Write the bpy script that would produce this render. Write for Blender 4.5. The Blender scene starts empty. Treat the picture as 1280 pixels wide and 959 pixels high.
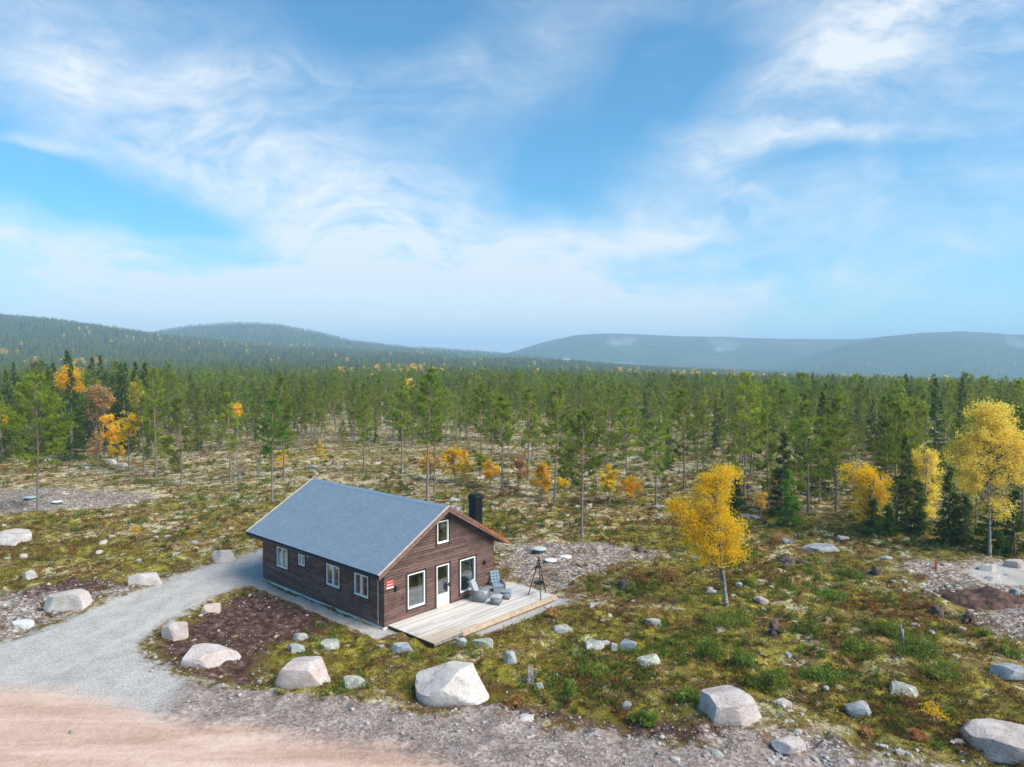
import bpy, bmesh, math, random
import numpy as np
from mathutils import Vector, Matrix

R = math.radians
C = bpy.context.scene.collection
scene = bpy.context.scene

# ------------------------------------------------------------------ camera
F_PX, PITCH, CAM_H = 887.6, 0.034, 12.226
cam_d = bpy.data.cameras.new("camera")
cam_d.sensor_fit = 'HORIZONTAL'
cam_d.sensor_width = 36.0
cam_d.lens = 36.0 * F_PX / 1280.0
cam_d.clip_start = 0.1
cam_d.clip_end = 60000
cam = bpy.data.objects.new("camera", cam_d)
C.objects.link(cam)
cam.location = (0, 0, CAM_H)
cam.rotation_euler = (math.pi / 2 - PITCH, 0, 0)
scene.camera = cam

# ------------------------------------------------------------------ world, sun, exposure
SUN_EL, SUN_AZ = R(42), R(116)          # azimuth clockwise from the view direction (+y)
EXPOSURE = 1.52
SKY_STRENGTH = 0.15
SUN_STRENGTH = 2.3
SUN_ANGLE = R(46)

scene.view_settings.view_transform = 'Standard'
scene.view_settings.look = 'None'
scene.view_settings.gamma = 1.0
scene.view_settings.use_curve_mapping = False
scene.view_settings.exposure = EXPOSURE
scene.render.engine = 'CYCLES'
scene.cycles.max_bounces = 8
scene.cycles.transparent_max_bounces = 12
scene.cycles.volume_bounces = 1

world = bpy.data.worlds.new("World")
scene.world = world
world.use_nodes = True


class NT:
    """tiny helper for building node trees"""
    def __init__(self, tree):
        self.t = tree
        self.n = tree.nodes
        self.l = tree.links

    def node(self, kind, **kw):
        nd = self.n.new(kind)
        for k, v in kw.items():
            setattr(nd, k, v)
        return nd

    def put(self, sock, v):
        if isinstance(v, bpy.types.NodeSocket):
            self.l.new(v, sock)
        elif v is not None:
            if isinstance(v, (tuple, list)) and len(v) == 3 and sock.type == 'RGBA':
                v = (*v, 1.0)
            sock.default_value = v

    def math(self, op, a, b=None, c=None, clamp=False):
        nd = self.node('ShaderNodeMath', operation=op)
        nd.use_clamp = clamp
        self.put(nd.inputs[0], a)
        if b is not None: self.put(nd.inputs[1], b)
        if c is not None: self.put(nd.inputs[2], c)
        return nd.outputs[0]

    def vmath(self, op, a, b=None, scale=None):
        nd = self.node('ShaderNodeVectorMath', operation=op)
        self.put(nd.inputs[0], a)
        if b is not None: self.put(nd.inputs[1], b)
        if scale is not None: self.put(nd.inputs['Scale'], scale)
        return nd.outputs['Value'] if op in ('DOT_PRODUCT', 'LENGTH', 'DISTANCE') else nd.outputs['Vector']

    def mix(self, f, a, b, mode='MIX'):
        nd = self.node('ShaderNodeMix', data_type='RGBA', blend_type=mode)
        self.put(nd.inputs[0], f)
        self.put(nd.inputs[6], a)
        self.put(nd.inputs[7], b)
        return nd.outputs[2]

    def noise(self, vec, scale, detail=3, rough=0.55, dist=0.0, out=0):
        nd = self.node('ShaderNodeTexNoise')
        self.put(nd.inputs['Vector'], vec)
        nd.inputs['Scale'].default_value = scale
        nd.inputs['Detail'].default_value = detail
        nd.inputs['Roughness'].default_value = rough
        nd.inputs['Distortion'].default_value = dist
        return nd.outputs[out]

    def voronoi(self, vec, scale, feature='F1', out='Distance', rnd=1.0):
        nd = self.node('ShaderNodeTexVoronoi', feature=feature)
        self.put(nd.inputs['Vector'], vec)
        nd.inputs['Scale'].default_value = scale
        nd.inputs['Randomness'].default_value = rnd
        return nd.outputs[out]

    def ramp(self, f, lo, hi, smooth=True):
        nd = self.node('ShaderNodeMapRange')
        nd.interpolation_type = 'SMOOTHSTEP' if smooth else 'LINEAR'
        self.put(nd.inputs[0], f)
        self.put(nd.inputs[1], lo)
        self.put(nd.inputs[2], hi)
        return nd.outputs[0]

    def cramp(self, f, stops):
        nd = self.node('ShaderNodeValToRGB')
        self.put(nd.inputs[0], f)
        el = nd.color_ramp.elements
        while len(el) < len(stops):
            el.new(0.5)
        for e, (p, c) in zip(el, stops):
            e.position = p
            e.color = (*c, 1)
        return nd.outputs[0]

    def scaled(self, vec, s):
        nd = self.node('ShaderNodeMapping')
        self.put(nd.inputs[0], vec)
        nd.inputs['Scale'].default_value = s
        return nd.outputs[0]

    def attr(self, name, out='Fac'):
        nd = self.node('ShaderNodeAttribute', attribute_name=name)
        return nd.outputs[out]

    def bump(self, h, strength=0.5, dist=0.02):
        nd = self.node('ShaderNodeBump')
        nd.inputs['Strength'].default_value = strength
        nd.inputs['Distance'].default_value = dist
        self.put(nd.inputs['Height'], h)
        return nd.outputs[0]


def build_world():
    w = NT(world.node_tree)
    w.n.clear()
    sky = w.node('ShaderNodeTexSky')
    sky.sky_type = 'NISHITA'
    sky.sun_disc = False
    sky.sun_elevation = SUN_EL
    sky.sun_rotation = SUN_AZ
    sky.altitude = 500
    sky.air_density = 1.0
    sky.dust_density = 0.6
    sky.ozone_density = 3.0
    base = w.mix(1.0, sky.outputs[0], (0.088, 0.36, 0.43), 'MULTIPLY')
    d = w.node('ShaderNodeTexCoord').outputs['Generated']
    sep = w.node('ShaderNodeSeparateXYZ')
    w.l.new(d, sep.inputs[0])
    dx, dy, dz = sep.outputs
    # a cloud deck seen in perspective
    den = w.math('ADD', w.math('MAXIMUM', dz, 0.0), 0.10)
    cx = w.math('DIVIDE', dx, den)
    cy = w.math('DIVIDE', dy, den)
    cmb = w.node('ShaderNodeCombineXYZ')
    w.l.new(cx, cmb.inputs[0]); w.l.new(cy, cmb.inputs[1])
    deck = cmb.outputs[0]
    # azimuth / elevation in units of the lens' pixels, so cloud banks have a direction on the sky
    az = w.math('ARCTAN2', dx, dy)
    el = w.math('ARCSINE', dz)
    cmb2 = w.node('ShaderNodeCombineXYZ')
    w.l.new(az, cmb2.inputs[0]); w.l.new(el, cmb2.inputs[1])
    # warp
    wn = w.node('ShaderNodeTexNoise')
    wn.inputs['Scale'].default_value = 3.2
    wn.inputs['Detail'].default_value = 4
    w.l.new(cmb2.outputs[0], wn.inputs['Vector'])
    warp = w.vmath('SCALE', w.vmath('SUBTRACT', wn.outputs['Color'], (0.5, 0.5, 0.5)), scale=0.16)
    ae = w.vmath('ADD', cmb2.outputs[0], warp)

    def bank(px, py, sx, sy, rot, val):
        a0 = math.atan((px - 640) / F_PX)
        e0 = math.atan((449 - py) / F_PX * math.cos(a0))
        mp = w.node('ShaderNodeMapping', vector_type='TEXTURE')
        mp.inputs['Location'].default_value = (a0, e0, 0)
        mp.inputs['Rotation'].default_value = (0, 0, R(rot))
        mp.inputs['Scale'].default_value = (sx / F_PX, sy / F_PX, 1)
        w.l.new(ae, mp.inputs[0])
        mp2 = w.vmath('MULTIPLY', mp.outputs[0], (1, 1, 0))
        r2 = w.vmath('DOT_PRODUCT', mp2, mp2)
        g = w.math('EXPONENT', w.math('MULTIPLY', r2, -0.8))
        return w.math('MULTIPLY', g, val)

    banks = [
        (330, 235, 330, 55, -24, 0.80), (230, 130, 240, 70, -20, 0.38), (560, 320, 170, 75, -24, 0.72),
        (200, 350, 420, 62, -5, 0.80), (600, 385, 260, 60, 0, 0.75), (130, 300, 260, 40, -12, 0.35),
        (330, 108, 90, 14, 4, 0.45), (620, 105, 130, 50, 4, 0.45), (740, 290, 150, 18, 6, 0.6), (690, 335, 60, 40, 50, 0.55),
        (1090, 35, 150, 34, 24, 0.50), (1235, 85, 120, 42, -6, 0.52), (1180, 10, 150, 30, 0, 0.35), (430, 402, 420, 44, 0, 0.55), (1010, 120, 190, 50, 36, 0.62), (930, 40, 90, 60, 40, 0.35),
        (1030, 180, 95, 9, -4, 0.6), (900, 212, 60, 15, -28, 0.5), (800, 5, 110, 26, 3, 0.4),
        (1080, 290, 330, 95, 6, 0.46), (30, 174, 60, 7, 0, 0.5), (860, 375, 200, 14, 8, 0.35),
        (240, 272, 150, 30, -6, -0.75), (30, 225, 120, 38, -10, -0.45), (850, 95, 80, 60, 40, -0.45), (480, 20, 90, 40, 0, -0.3),
        (990, 208, 60, 14, 0, -0.4), (690, 250, 60, 50, 0, -0.3), (340, 325, 70, 14, 0, -0.35),
    ]
    tot = None
    for b in banks:
        g = bank(*b)
        tot = g if tot is None else w.math('ADD', tot, g)
    # feathery cirrus: fine fibres drawn out along the wind, which turns from left to right
    def fibres(rot, sx, sy, scale, dist):
        mp = w.node('ShaderNodeMapping')
        mp.inputs['Rotation'].default_value = (0, 0, R(rot))
        mp.inputs['Scale'].default_value = (sx, sy, 1)
        w.l.new(ae, mp.inputs[0])
        return w.noise(mp.outputs[0], scale, 10, 0.68, dist)
    fl = fibres(24, 1.0, 3.0, 5.0, 0.35)
    fr = fibres(-34, 1.0, 2.8, 5.0, 0.35)
    side = w.ramp(az, -0.10, 0.25)
    fib = w.math('ADD', w.math('MULTIPLY', fl, w.math('SUBTRACT', 1.0, side)), w.math('MULTIPLY', fr, side))
    puff = w.noise(w.scaled(ae, (1, 1.7, 1)), 8.0, 10, 0.66, 0.6)
    nn = w.math('ADD', w.math('MULTIPLY', fib, 0.62), w.math('MULTIPLY', puff, 0.38))
    nn = w.ramp(nn, 0.41, 0.61, False)
    cov = w.math('MULTIPLY', w.math('MAXIMUM', w.math('ADD', tot, 0.03), 0.0), w.math('MULTIPLY_ADD', nn, 0.95, 0.36))
    cov = w.math('ADD', cov, w.math('MULTIPLY', w.ramp(w.math('ADD', w.math('MULTIPLY', fib, 0.5), w.math('MULTIPLY', puff, 0.5)), 0.52, 0.74), 0.16))
    # pale veil low over the horizon
    veil = w.math('MULTIPLY', w.math('EXPONENT', w.math('MULTIPLY', w.math('MAXIMUM', el, 0.0), -13.0)), w.math('MULTIPLY_ADD', w.ramp(az, 0.35, -0.25), 0.52, 0.56))
    cov = w.math('ADD', cov, veil)
    fac = w.math('MULTIPLY', w.ramp(cov, -0.10, 1.25, False), 0.88)
    col = w.mix(fac, base, (2.26, 2.36, 2.43))
    bg = w.node('ShaderNodeBackground')
    w.l.new(col, bg.inputs[0])
    bg.inputs[1].default_value = SKY_STRENGTH
    out = w.node('ShaderNodeOutputWorld')
    w.l.new(bg.outputs[0], out.inputs[0])


build_world()

sun_d = bpy.data.lights.new("sun", 'SUN')
sun_d.energy = SUN_STRENGTH
sun_d.angle = SUN_ANGLE
sun_d.color = (1.0, 0.92, 0.80)
sun = bpy.data.objects.new("sun", sun_d)
C.objects.link(sun)
sdir = Vector((math.sin(SUN_AZ) * math.cos(SUN_EL), math.cos(SUN_AZ) * math.cos(SUN_EL), math.sin(SUN_EL)))
sun.rotation_euler = (-sdir).to_track_quat('-Z', 'Y').to_euler()
sun.location = (30, -20, 60)

# ------------------------------------------------------------------ helpers
rng = np.random.default_rng(11)


def tag(o, label=None, cat=None, group=None, kind=None):
    if label: o['label'] = label
    if cat: o['category'] = cat
    if group: o['group'] = group
    if kind: o['kind'] = kind
    return o


def thing(name, label, cat, loc=(0, 0, 0), rotz=0.0, group=None):
    o = bpy.data.objects.new(name, None)
    o.empty_display_size = 0.3
    C.objects.link(o)
    o.location = loc
    o.rotation_euler = (0, 0, rotz)
    return tag(o, label, cat, group)


def link_mesh(name, me, parent=None):
    o = bpy.data.objects.new(name, me)
    C.objects.link(o)
    if parent is not None:
        o.parent = parent
    return o


def obj(name, bm, mat, parent=None, smooth=False):
    me = bpy.data.meshes.new(name)
    bm.normal_update()
    bm.to_mesh(me)
    bm.free()
    for m in (mat if isinstance(mat, (list, tuple)) else [mat]):
        me.materials.append(m)
    if smooth:
        me.polygons.foreach_set('use_smooth', [True] * len(me.polygons))
    return link_mesh(name, me, parent)


def np_mesh(name, V, Fc, mats, mat_idx=None, smooth=False, point_attrs=None, face_col=None):
    """V (n,3); Fc (m,3) or (m,4)"""
    V = np.asarray(V, np.float32)
    Fc = np.asarray(Fc, np.int32)
    k = Fc.shape[1]
    me = bpy.data.meshes.new(name)
    me.vertices.add(len(V))
    me.vertices.foreach_set('co', V.ravel())
    me.loops.add(Fc.size)
    me.loops.foreach_set('vertex_index', Fc.ravel())
    me.polygons.add(len(Fc))
    me.polygons.foreach_set('loop_start', np.arange(0, Fc.size, k, dtype=np.int32))
    try:
        me.polygons.foreach_set('loop_total', np.full(len(Fc), k, np.int32))
    except Exception:
        pass
    if mat_idx is not None:
        me.polygons.foreach_set('material_index', np.asarray(mat_idx, np.int32))
    if smooth:
        me.polygons.foreach_set('use_smooth', np.ones(len(Fc), bool))
    for m in mats:
        me.materials.append(m)
    if point_attrs:
        for nm, a in point_attrs.items():
            at_ = me.attributes.new(nm, 'FLOAT', 'POINT')
            at_.data.foreach_set('value', np.asarray(a, np.float32))
    if face_col is not None:                      # per face random number -> colour variation of the leaves
        at_ = me.attributes.new('tint', 'FLOAT', 'FACE')
        at_.data.foreach_set('value', np.asarray(face_col, np.float32))
    me.update(calc_edges=True)
    return me


def copy_tree(root, parent=None):
    r = root.copy()
    C.objects.link(r)
    if parent is not None:
        r.parent = parent
    for ch in root.children:
        copy_tree(ch, r)
    return r


def bx(bm, x0, x1, y0, y1, z0, z1, M=None, bevel=0.0):
    vs = [bm.verts.new(p) for p in ((x0, y0, z0), (x1, y0, z0), (x1, y1, z0), (x0, y1, z0), (x0, y0, z1), (x1, y0, z1), (x1, y1, z1), (x0, y1, z1))]
    fs = [bm.faces.new([vs[i] for i in q]) for q in ((3, 2, 1, 0), (4, 5, 6, 7), (0, 1, 5, 4), (1, 2, 6, 5), (2, 3, 7, 6), (3, 0, 4, 7))]
    if bevel > 0:
        es = list({e for f in fs for e in f.edges})
        r = bmesh.ops.bevel(bm, geom=es, offset=bevel, segments=2, profile=0.6, affect='EDGES')
        vs = list({v for f in r['faces'] for v in f.verts} | {v for v in vs if v.is_valid})
    if M is not None:
        for v in vs:
            v.co = M @ v.co
    return vs


def tube(bm, pts, radii, n=8, cap=True):
    pts = [Vector(p) for p in pts]
    rings = []
    for i, p in enumerate(pts):
        d = (pts[min(i + 1, len(pts) - 1)] - pts[max(i - 1, 0)]).normalized()
        up = Vector((0, 0, 1)) if abs(d.z) < 0.9 else Vector((1, 0, 0))
        a = d.cross(up).normalized()
        b = d.cross(a)
        r = radii[i] if isinstance(radii, (list, tuple)) else radii
        rings.append([bm.verts.new(p + (a * math.cos(2 * math.pi * k / n) + b * math.sin(2 * math.pi * k / n)) * r) for k in range(n)])
    for r0, r1 in zip(rings, rings[1:]):
        for k in range(n):
            bm.faces.new((r0[k], r0[(k + 1) % n], r1[(k + 1) % n], r1[k]))
    if cap:
        bm.faces.new(rings[0][::-1])
        bm.faces.new(rings[-1])


def lathe(bm, prof, n=24, M=None):
    rings = []
    for r, z in prof:
        ring = []
        for k in range(n):
            co = Vector((r * math.cos(2 * math.pi * k / n), r * math.sin(2 * math.pi * k / n), z))
            ring.append(bm.verts.new(M @ co if M is not None else co))
        rings.append(ring)
    for r0, r1 in zip(rings, rings[1:]):
        for k in range(n):
            bm.faces.new((r0[k], r0[(k + 1) % n], r1[(k + 1) % n], r1[k]))
    bm.faces.new(rings[0][::-1])
    bm.faces.new(rings[-1])


def prism(bm, prof, y0, y1, M=None):
    """extrude an (x,z) profile along y"""
    a = [bm.verts.new((x, y0, z)) for x, z in prof]
    b = [bm.verts.new((x, y1, z)) for x, z in prof]
    n = len(prof)
    bm.faces.new(a)
    bm.faces.new(b[::-1])
    for i in range(n):
        bm.faces.new((a[i], b[i], b[(i + 1) % n], a[(i + 1) % n]))
    bmesh.ops.recalc_face_normals(bm, faces=bm.faces)
    if M is not None:
        for v in a + b:
            v.co = M @ v.co


# ---- value noise
def _hash(ix, iy, s):
    h = (ix.astype(np.int64) * 374761393 + iy.astype(np.int64) * 668265263 + s * 974711) & 0xFFFFFFFF
    h = ((h ^ (h >> 13)) * 1274126177) & 0xFFFFFFFF
    return ((h ^ (h >> 16)) & 0xFFFF) / 65535.0


def vnoise(x, y, s=0):
    x0 = np.floor(x); y0 = np.floor(y)
    fx = x - x0; fy = y - y0
    fx = fx * fx * (3 - 2 * fx); fy = fy * fy * (3 - 2 * fy)
    a = _hash(x0, y0, s); b = _hash(x0 + 1, y0, s); c = _hash(x0, y0 + 1, s); d = _hash(x0 + 1, y0 + 1, s)
    return (a * (1 - fx) + b * fx) * (1 - fy) + (c * (1 - fx) + d * fx) * fy


def fbm(x, y, oct=4, s=0, gain=0.5):
    t = 0; amp = 1; tot = 0
    for o in range(oct):
        t = t + amp * (vnoise(x * 2 ** o + 17.3 * o, y * 2 ** o - 9.1 * o, s + o) - 0.5)
        tot += amp
        amp *= gain
    return t / tot * 2     # about -1..1


def smooth(a, lo, hi):
    t = np.clip((a - lo) / (hi - lo), 0, 1)
    return t * t * (3 - 2 * t)


def at(px, py, z=0.0):
    """where the line of sight through a spot of the photograph meets height z (used to survey the site)"""
    a = (px - 640) / F_PX; b = -(py - 479.5) / F_PX
    r = (a, math.cos(PITCH) + b * math.sin(PITCH), -math.sin(PITCH) + b * math.cos(PITCH))
    t = (z - CAM_H) / r[2]
    return np.array([r[0] * t, r[1] * t])


# ------------------------------------------------------------------ site plan (surveyed outlines, metres)
HX, HY, YAW = -5.845, 32.017, 0.833
HW, HL = 7.17, 10.85
gx = np.array([math.cos(YAW), math.sin(YAW)]); gy = np.array([-math.sin(YAW), math.cos(YAW)])


def hl(x, y):          # house-local to world
    return np.array([HX, HY]) + gx * x + gy * y


def poly(*pp):
    return np.array([at(*q) for q in pp])


def hpoly(*pp):
    return np.array([hl(*q) for q in pp])


P_drive = [poly((-700, 870), (-300, 835), (0, 803), (93, 768), (165, 741), (240, 712), (296, 698), (322, 690), (350, 683), (350, 715), (329, 726), (303, 731), (272, 744), (222, 771), (188, 789), (176, 812), (200, 836), (240, 850), (200, 905), (0, 905), (-700, 960))]
P_strip = [hpoly((-0.95, -0.8), (0.6, -0.8), (0.6, 0.6), (-0.2, 0.6), (-0.2, 13), (-0.95, 13)), hpoly((2.6, -3.75), (9.05, -3.85), (9.1, 0.4), (8.3, 0.4), (8.3, -2.7), (2.6, -2.9))]
P_pad = [poly((1205, 712), (1220, 704), (1300, 700), (1500, 700), (1500, 745), (1290, 735), (1230, 730))]
P_dirt = [poly((-700, 880), (-300, 862), (0, 858), (82, 865), (144, 876), (192, 893), (261, 903), (320, 908), (378, 920), (440, 927), (483, 934), (530, 946), (575, 962), (700, 1010), (900, 1100), (1500, 1500), (-1500, 1500), (-1500, 900))]
P_verge = [poly((-700, 850), (0, 845), (150, 845), (178, 812), (215, 840), (330, 862), (400, 868), (490, 876), (520, 892), (615, 880), (684, 902), (759, 909), (860, 934), (940, 920), (990, 940), (1060, 950), (1237, 962), (1400, 1010), (1500, 1500), (-1500, 1500))]
P_scree = [poly((-60, 612), (60, 606), (213, 616), (195, 626), (141, 637), (60, 643), (-60, 646)),
           poly((612, 676), (680, 672), (760, 676), (850, 688), (862, 698), (800, 705), (775, 713), (735, 730), (722, 755), (690, 740), (620, 735)),
           poly((1100, 698), (1180, 694), (1300, 694), (1400, 740), (1400, 860), (1290, 815), (1230, 790), (1190, 752), (1130, 728)),
           poly((-200, 745), (0, 735), (120, 735), (170, 725), (235, 705), (290, 692), (300, 700), (170, 745), (93, 775), (0, 808), (-200, 830)),
           poly((880, 905), (960, 880), (1060, 925), (1180, 950), (1180, 975), (880, 960))]
P_peat = [poly((183, 800), (262, 762), (310, 732), (365, 742), (430, 775), (400, 790), (345, 800), (320, 855), (260, 850), (205, 838)),
          poly((1165, 725), (1240, 735), (1300, 745), (1300, 770), (1215, 760), (1150, 742)),
          poly((1190, 765), (1280, 760), (1330, 800), (1270, 800)),
          poly((495, 868), (620, 868), (760, 895), (900, 905), (1000, 915), (1100, 935), (1090, 952), (930, 945), (760, 918), (600, 890), (510, 888)),
          poly((-20, 745), (90, 722), (170, 728), (60, 765), (-20, 790))]


def sdist(x, y, P):
    """signed distance, positive inside"""
    x = np.asarray(x, float); y = np.asarray(y, float)
    ins = np.zeros(x.shape, bool)
    d2 = np.full(x.shape, 1e18)
    n = len(P)
    for i in range(n):
        ax, ay = P[i]; bx_, by_ = P[(i + 1) % n]
        ex, ey = bx_ - ax, by_ - ay
        t = np.clip(((x - ax) * ex + (y - ay) * ey) / (ex * ex + ey * ey + 1e-12), 0, 1)
        d2 = np.minimum(d2, (x - ax - t * ex) ** 2 + (y - ay - t * ey) ** 2)
        c = ((ay > y) != (by_ > y)) & (x < (bx_ - ax) * (y - ay) / (by_ - ay + 1e-12) + ax)
        ins ^= c
    return np.where(ins, 1, -1) * np.sqrt(d2)


def field(x, y, polys, w):
    m = np.zeros(np.shape(x))
    for P in polys:
        m = np.maximum(m, np.clip(0.5 + sdist(x, y, P) / (2 * w), 0, 1))
    return m


def masks(x, y):
    near = np.asarray(y) < 90
    out = {k: np.zeros(np.shape(x)) for k in ('m_drive', 'm_dirt', 'm_verge', 'm_scree', 'm_peat')}
    xn, yn = np.asarray(x)[near], np.asarray(y)[near]
    dr = np.maximum(field(xn, yn, P_drive + P_pad, 1.0), field(xn, yn, P_strip, 0.3))
    out['m_drive'][near] = dr
    out['m_dirt'][near] = field(xn, yn, P_dirt, 1.3)
    out['m_verge'][near] = field(xn, yn, P_verge, 1.1)
    out['m_scree'][near] = field(xn, yn, P_scree, 1.8)
    out['m_peat'][near] = field(xn, yn, P_peat, 1.4)
    return out


# ------------------------------------------------------------------ terrain height
def ridge_profile(pts):
    px = np.array([p[0] for p in pts], float); row = np.array([p[1] for p in pts], float)
    u = (px - 640) / F_PX
    return u, (449.3 - row) / F_PX


RIDGES = [   # distance of the crest, where it starts to rise, skyline
    (1550, 400, [(-900, 402), (-300, 394), (0, 399), (60, 404), (120, 412), (200, 423), (300, 433), (450, 441), (550, 447), (640, 454), (760, 464), (900, 477), (1000, 490)]),
    (2300, 1450, [(-100, 470), (100, 440), (160, 424), (200, 416), (240, 409), (300, 405.5), (350, 408), (400, 418), (440, 428), (520, 436), (620, 443), (720, 453), (800, 470)]),
    (3500, 2200, [(400, 480), (560, 455), (630, 443), (680, 428), (720, 419.5), (760, 417.5), (820, 419), (900, 421.5), (980, 424), (1060, 424), (1150, 420), (1500, 416), (2200, 430)]),
    (2900, 1750, [(850, 490), (930, 466), (1000, 447), (1050, 432), (1100, 421), (1150, 416), (1200, 414.5), (1240, 417), (1300, 423), (1500, 432), (2200, 450)]),
    (1300, 600, [(300, 470), (560, 453), (640, 452), (720, 455), (800, 462), (900, 467), (1000, 472), (1100, 477), (1280, 482), (1800, 486)]),
]


def terrain(x, y):
    x = np.asarray(x, float); y = np.asarray(y, float)
    u = x / np.maximum(y, 1.0)
    slope = np.interp(u, [-0.75, -0.3, 0.0, 0.3, 0.72, 1.2], [0.003, 0.006, 0.010, 0.020, 0.034, 0.036])
    z = -slope * np.clip(y - 130, 0, 1700) - 0.25 * slope * np.clip(y - 1830, 0, 3000)
    big = fbm(x / 190, y / 190, 3, 5) * smooth(y, 180, 700) * 4
    z = z + big
    for D, y0, pts in RIDGES:
        pu, ph = ridge_profile(pts)
        crest = CAM_H + np.interp(u, pu, ph) * D
        crest = crest + fbm(x / 420, y / 420, 4, int(D)) * D * 0.0016
        t = smooth(y, y0, D)
        zz = z + (crest - z) * (t ** 1.25)
        back = smooth(y, D, D * 1.5)
        zz = np.where(y > D, crest - back * (crest - z) * 0.6, zz)
        z = np.maximum(z, zz)
    # hummocks of the heath
    amp = smooth(y, 5, 20) * (1 - smooth(y, 250, 500))
    hum = 0.30 * fbm(x / 9, y / 9, 3, 1) + 0.24 * fbm(x / 2.1, y / 2.1, 3, 2)
    fine = 0.15 * fbm(x / 0.55, y / 0.55, 2, 3) * (1 - smooth(y, 45, 90))
    nearm = y < 95
    flat = np.zeros_like(z)
    rough = np.ones_like(z)
    low = np.zeros_like(z)
    if nearm.any():
        xn, yn = x[nearm], y[nearm]
        m = masks(xn, yn)
        lx = (xn - HX) * gx[0] + (yn - HY) * gx[1]; ly = (xn - HX) * gy[0] + (yn - HY) * gy[1]
        ddx = np.maximum(np.maximum(-lx, lx - 8.6), 0); ddy = np.maximum(np.maximum(-3.3 - ly, ly - HL), 0)
        dh = np.hypot(ddx, ddy)
        hp = 1 - smooth(dh, 0.3, 3.0)
        flat[nearm] = np.maximum(hp, np.clip(m['m_drive'] * 1.2 + m['m_dirt'] + 0.6 * m['m_verge'], 0, 1))
        rough[nearm] = 1 - np.clip(m['m_drive'] + m['m_dirt'] + m['m_verge'] * 0.55, 0, 1) * 0.92
        low[nearm] = -0.09 * hp - 0.10 * smooth(-ly, 0.5, 3.0) * (1 - smooth(dh, 0.2, 1.6))
        low[nearm] += 0.05 * (1 - np.clip(m['m_drive'] + m['m_dirt'] + m['m_verge'], 0, 1))
    z = z + hum * amp * (1 - flat) + fine * rough * amp + low - 0.03
    return z


def tz(x, y):
    return float(terrain(np.array([x]), np.array([y]))[0])


# ------------------------------------------------------------------ materials
def new_mat(name):
    m = bpy.data.materials.new(name)
    m.use_nodes = True
    t = NT(m.node_tree)
    b = t.n['Principled BSDF']
    return m, t, b


def simple(name, col, rough=0.7, metal=0.0, var=0.12, scale=6.0, bump=0.0, bscale=40, spec=0.5):
    m, t, b = new_mat(name)
    co = t.node('ShaderNodeTexCoord').outputs['Object']
    n = t.noise(co, scale, 5, 0.6)
    c2 = tuple(max(0, c * (1 - 2.2 * var)) for c in col); c1 = tuple(min(1, c * (1 + 2.2 * var)) for c in col)
    t.put(b.inputs['Base Color'], t.mix(t.ramp(n, 0.25, 0.75), c2, c1))
    b.inputs['Roughness'].default_value = rough
    b.inputs['Metallic'].default_value = metal
    b.inputs['Specular IOR Level'].default_value = spec
    if bump:
        t.put(b.inputs['Normal'], t.bump(t.noise(co, bscale, 4), bump, 0.01))
    return m


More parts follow.
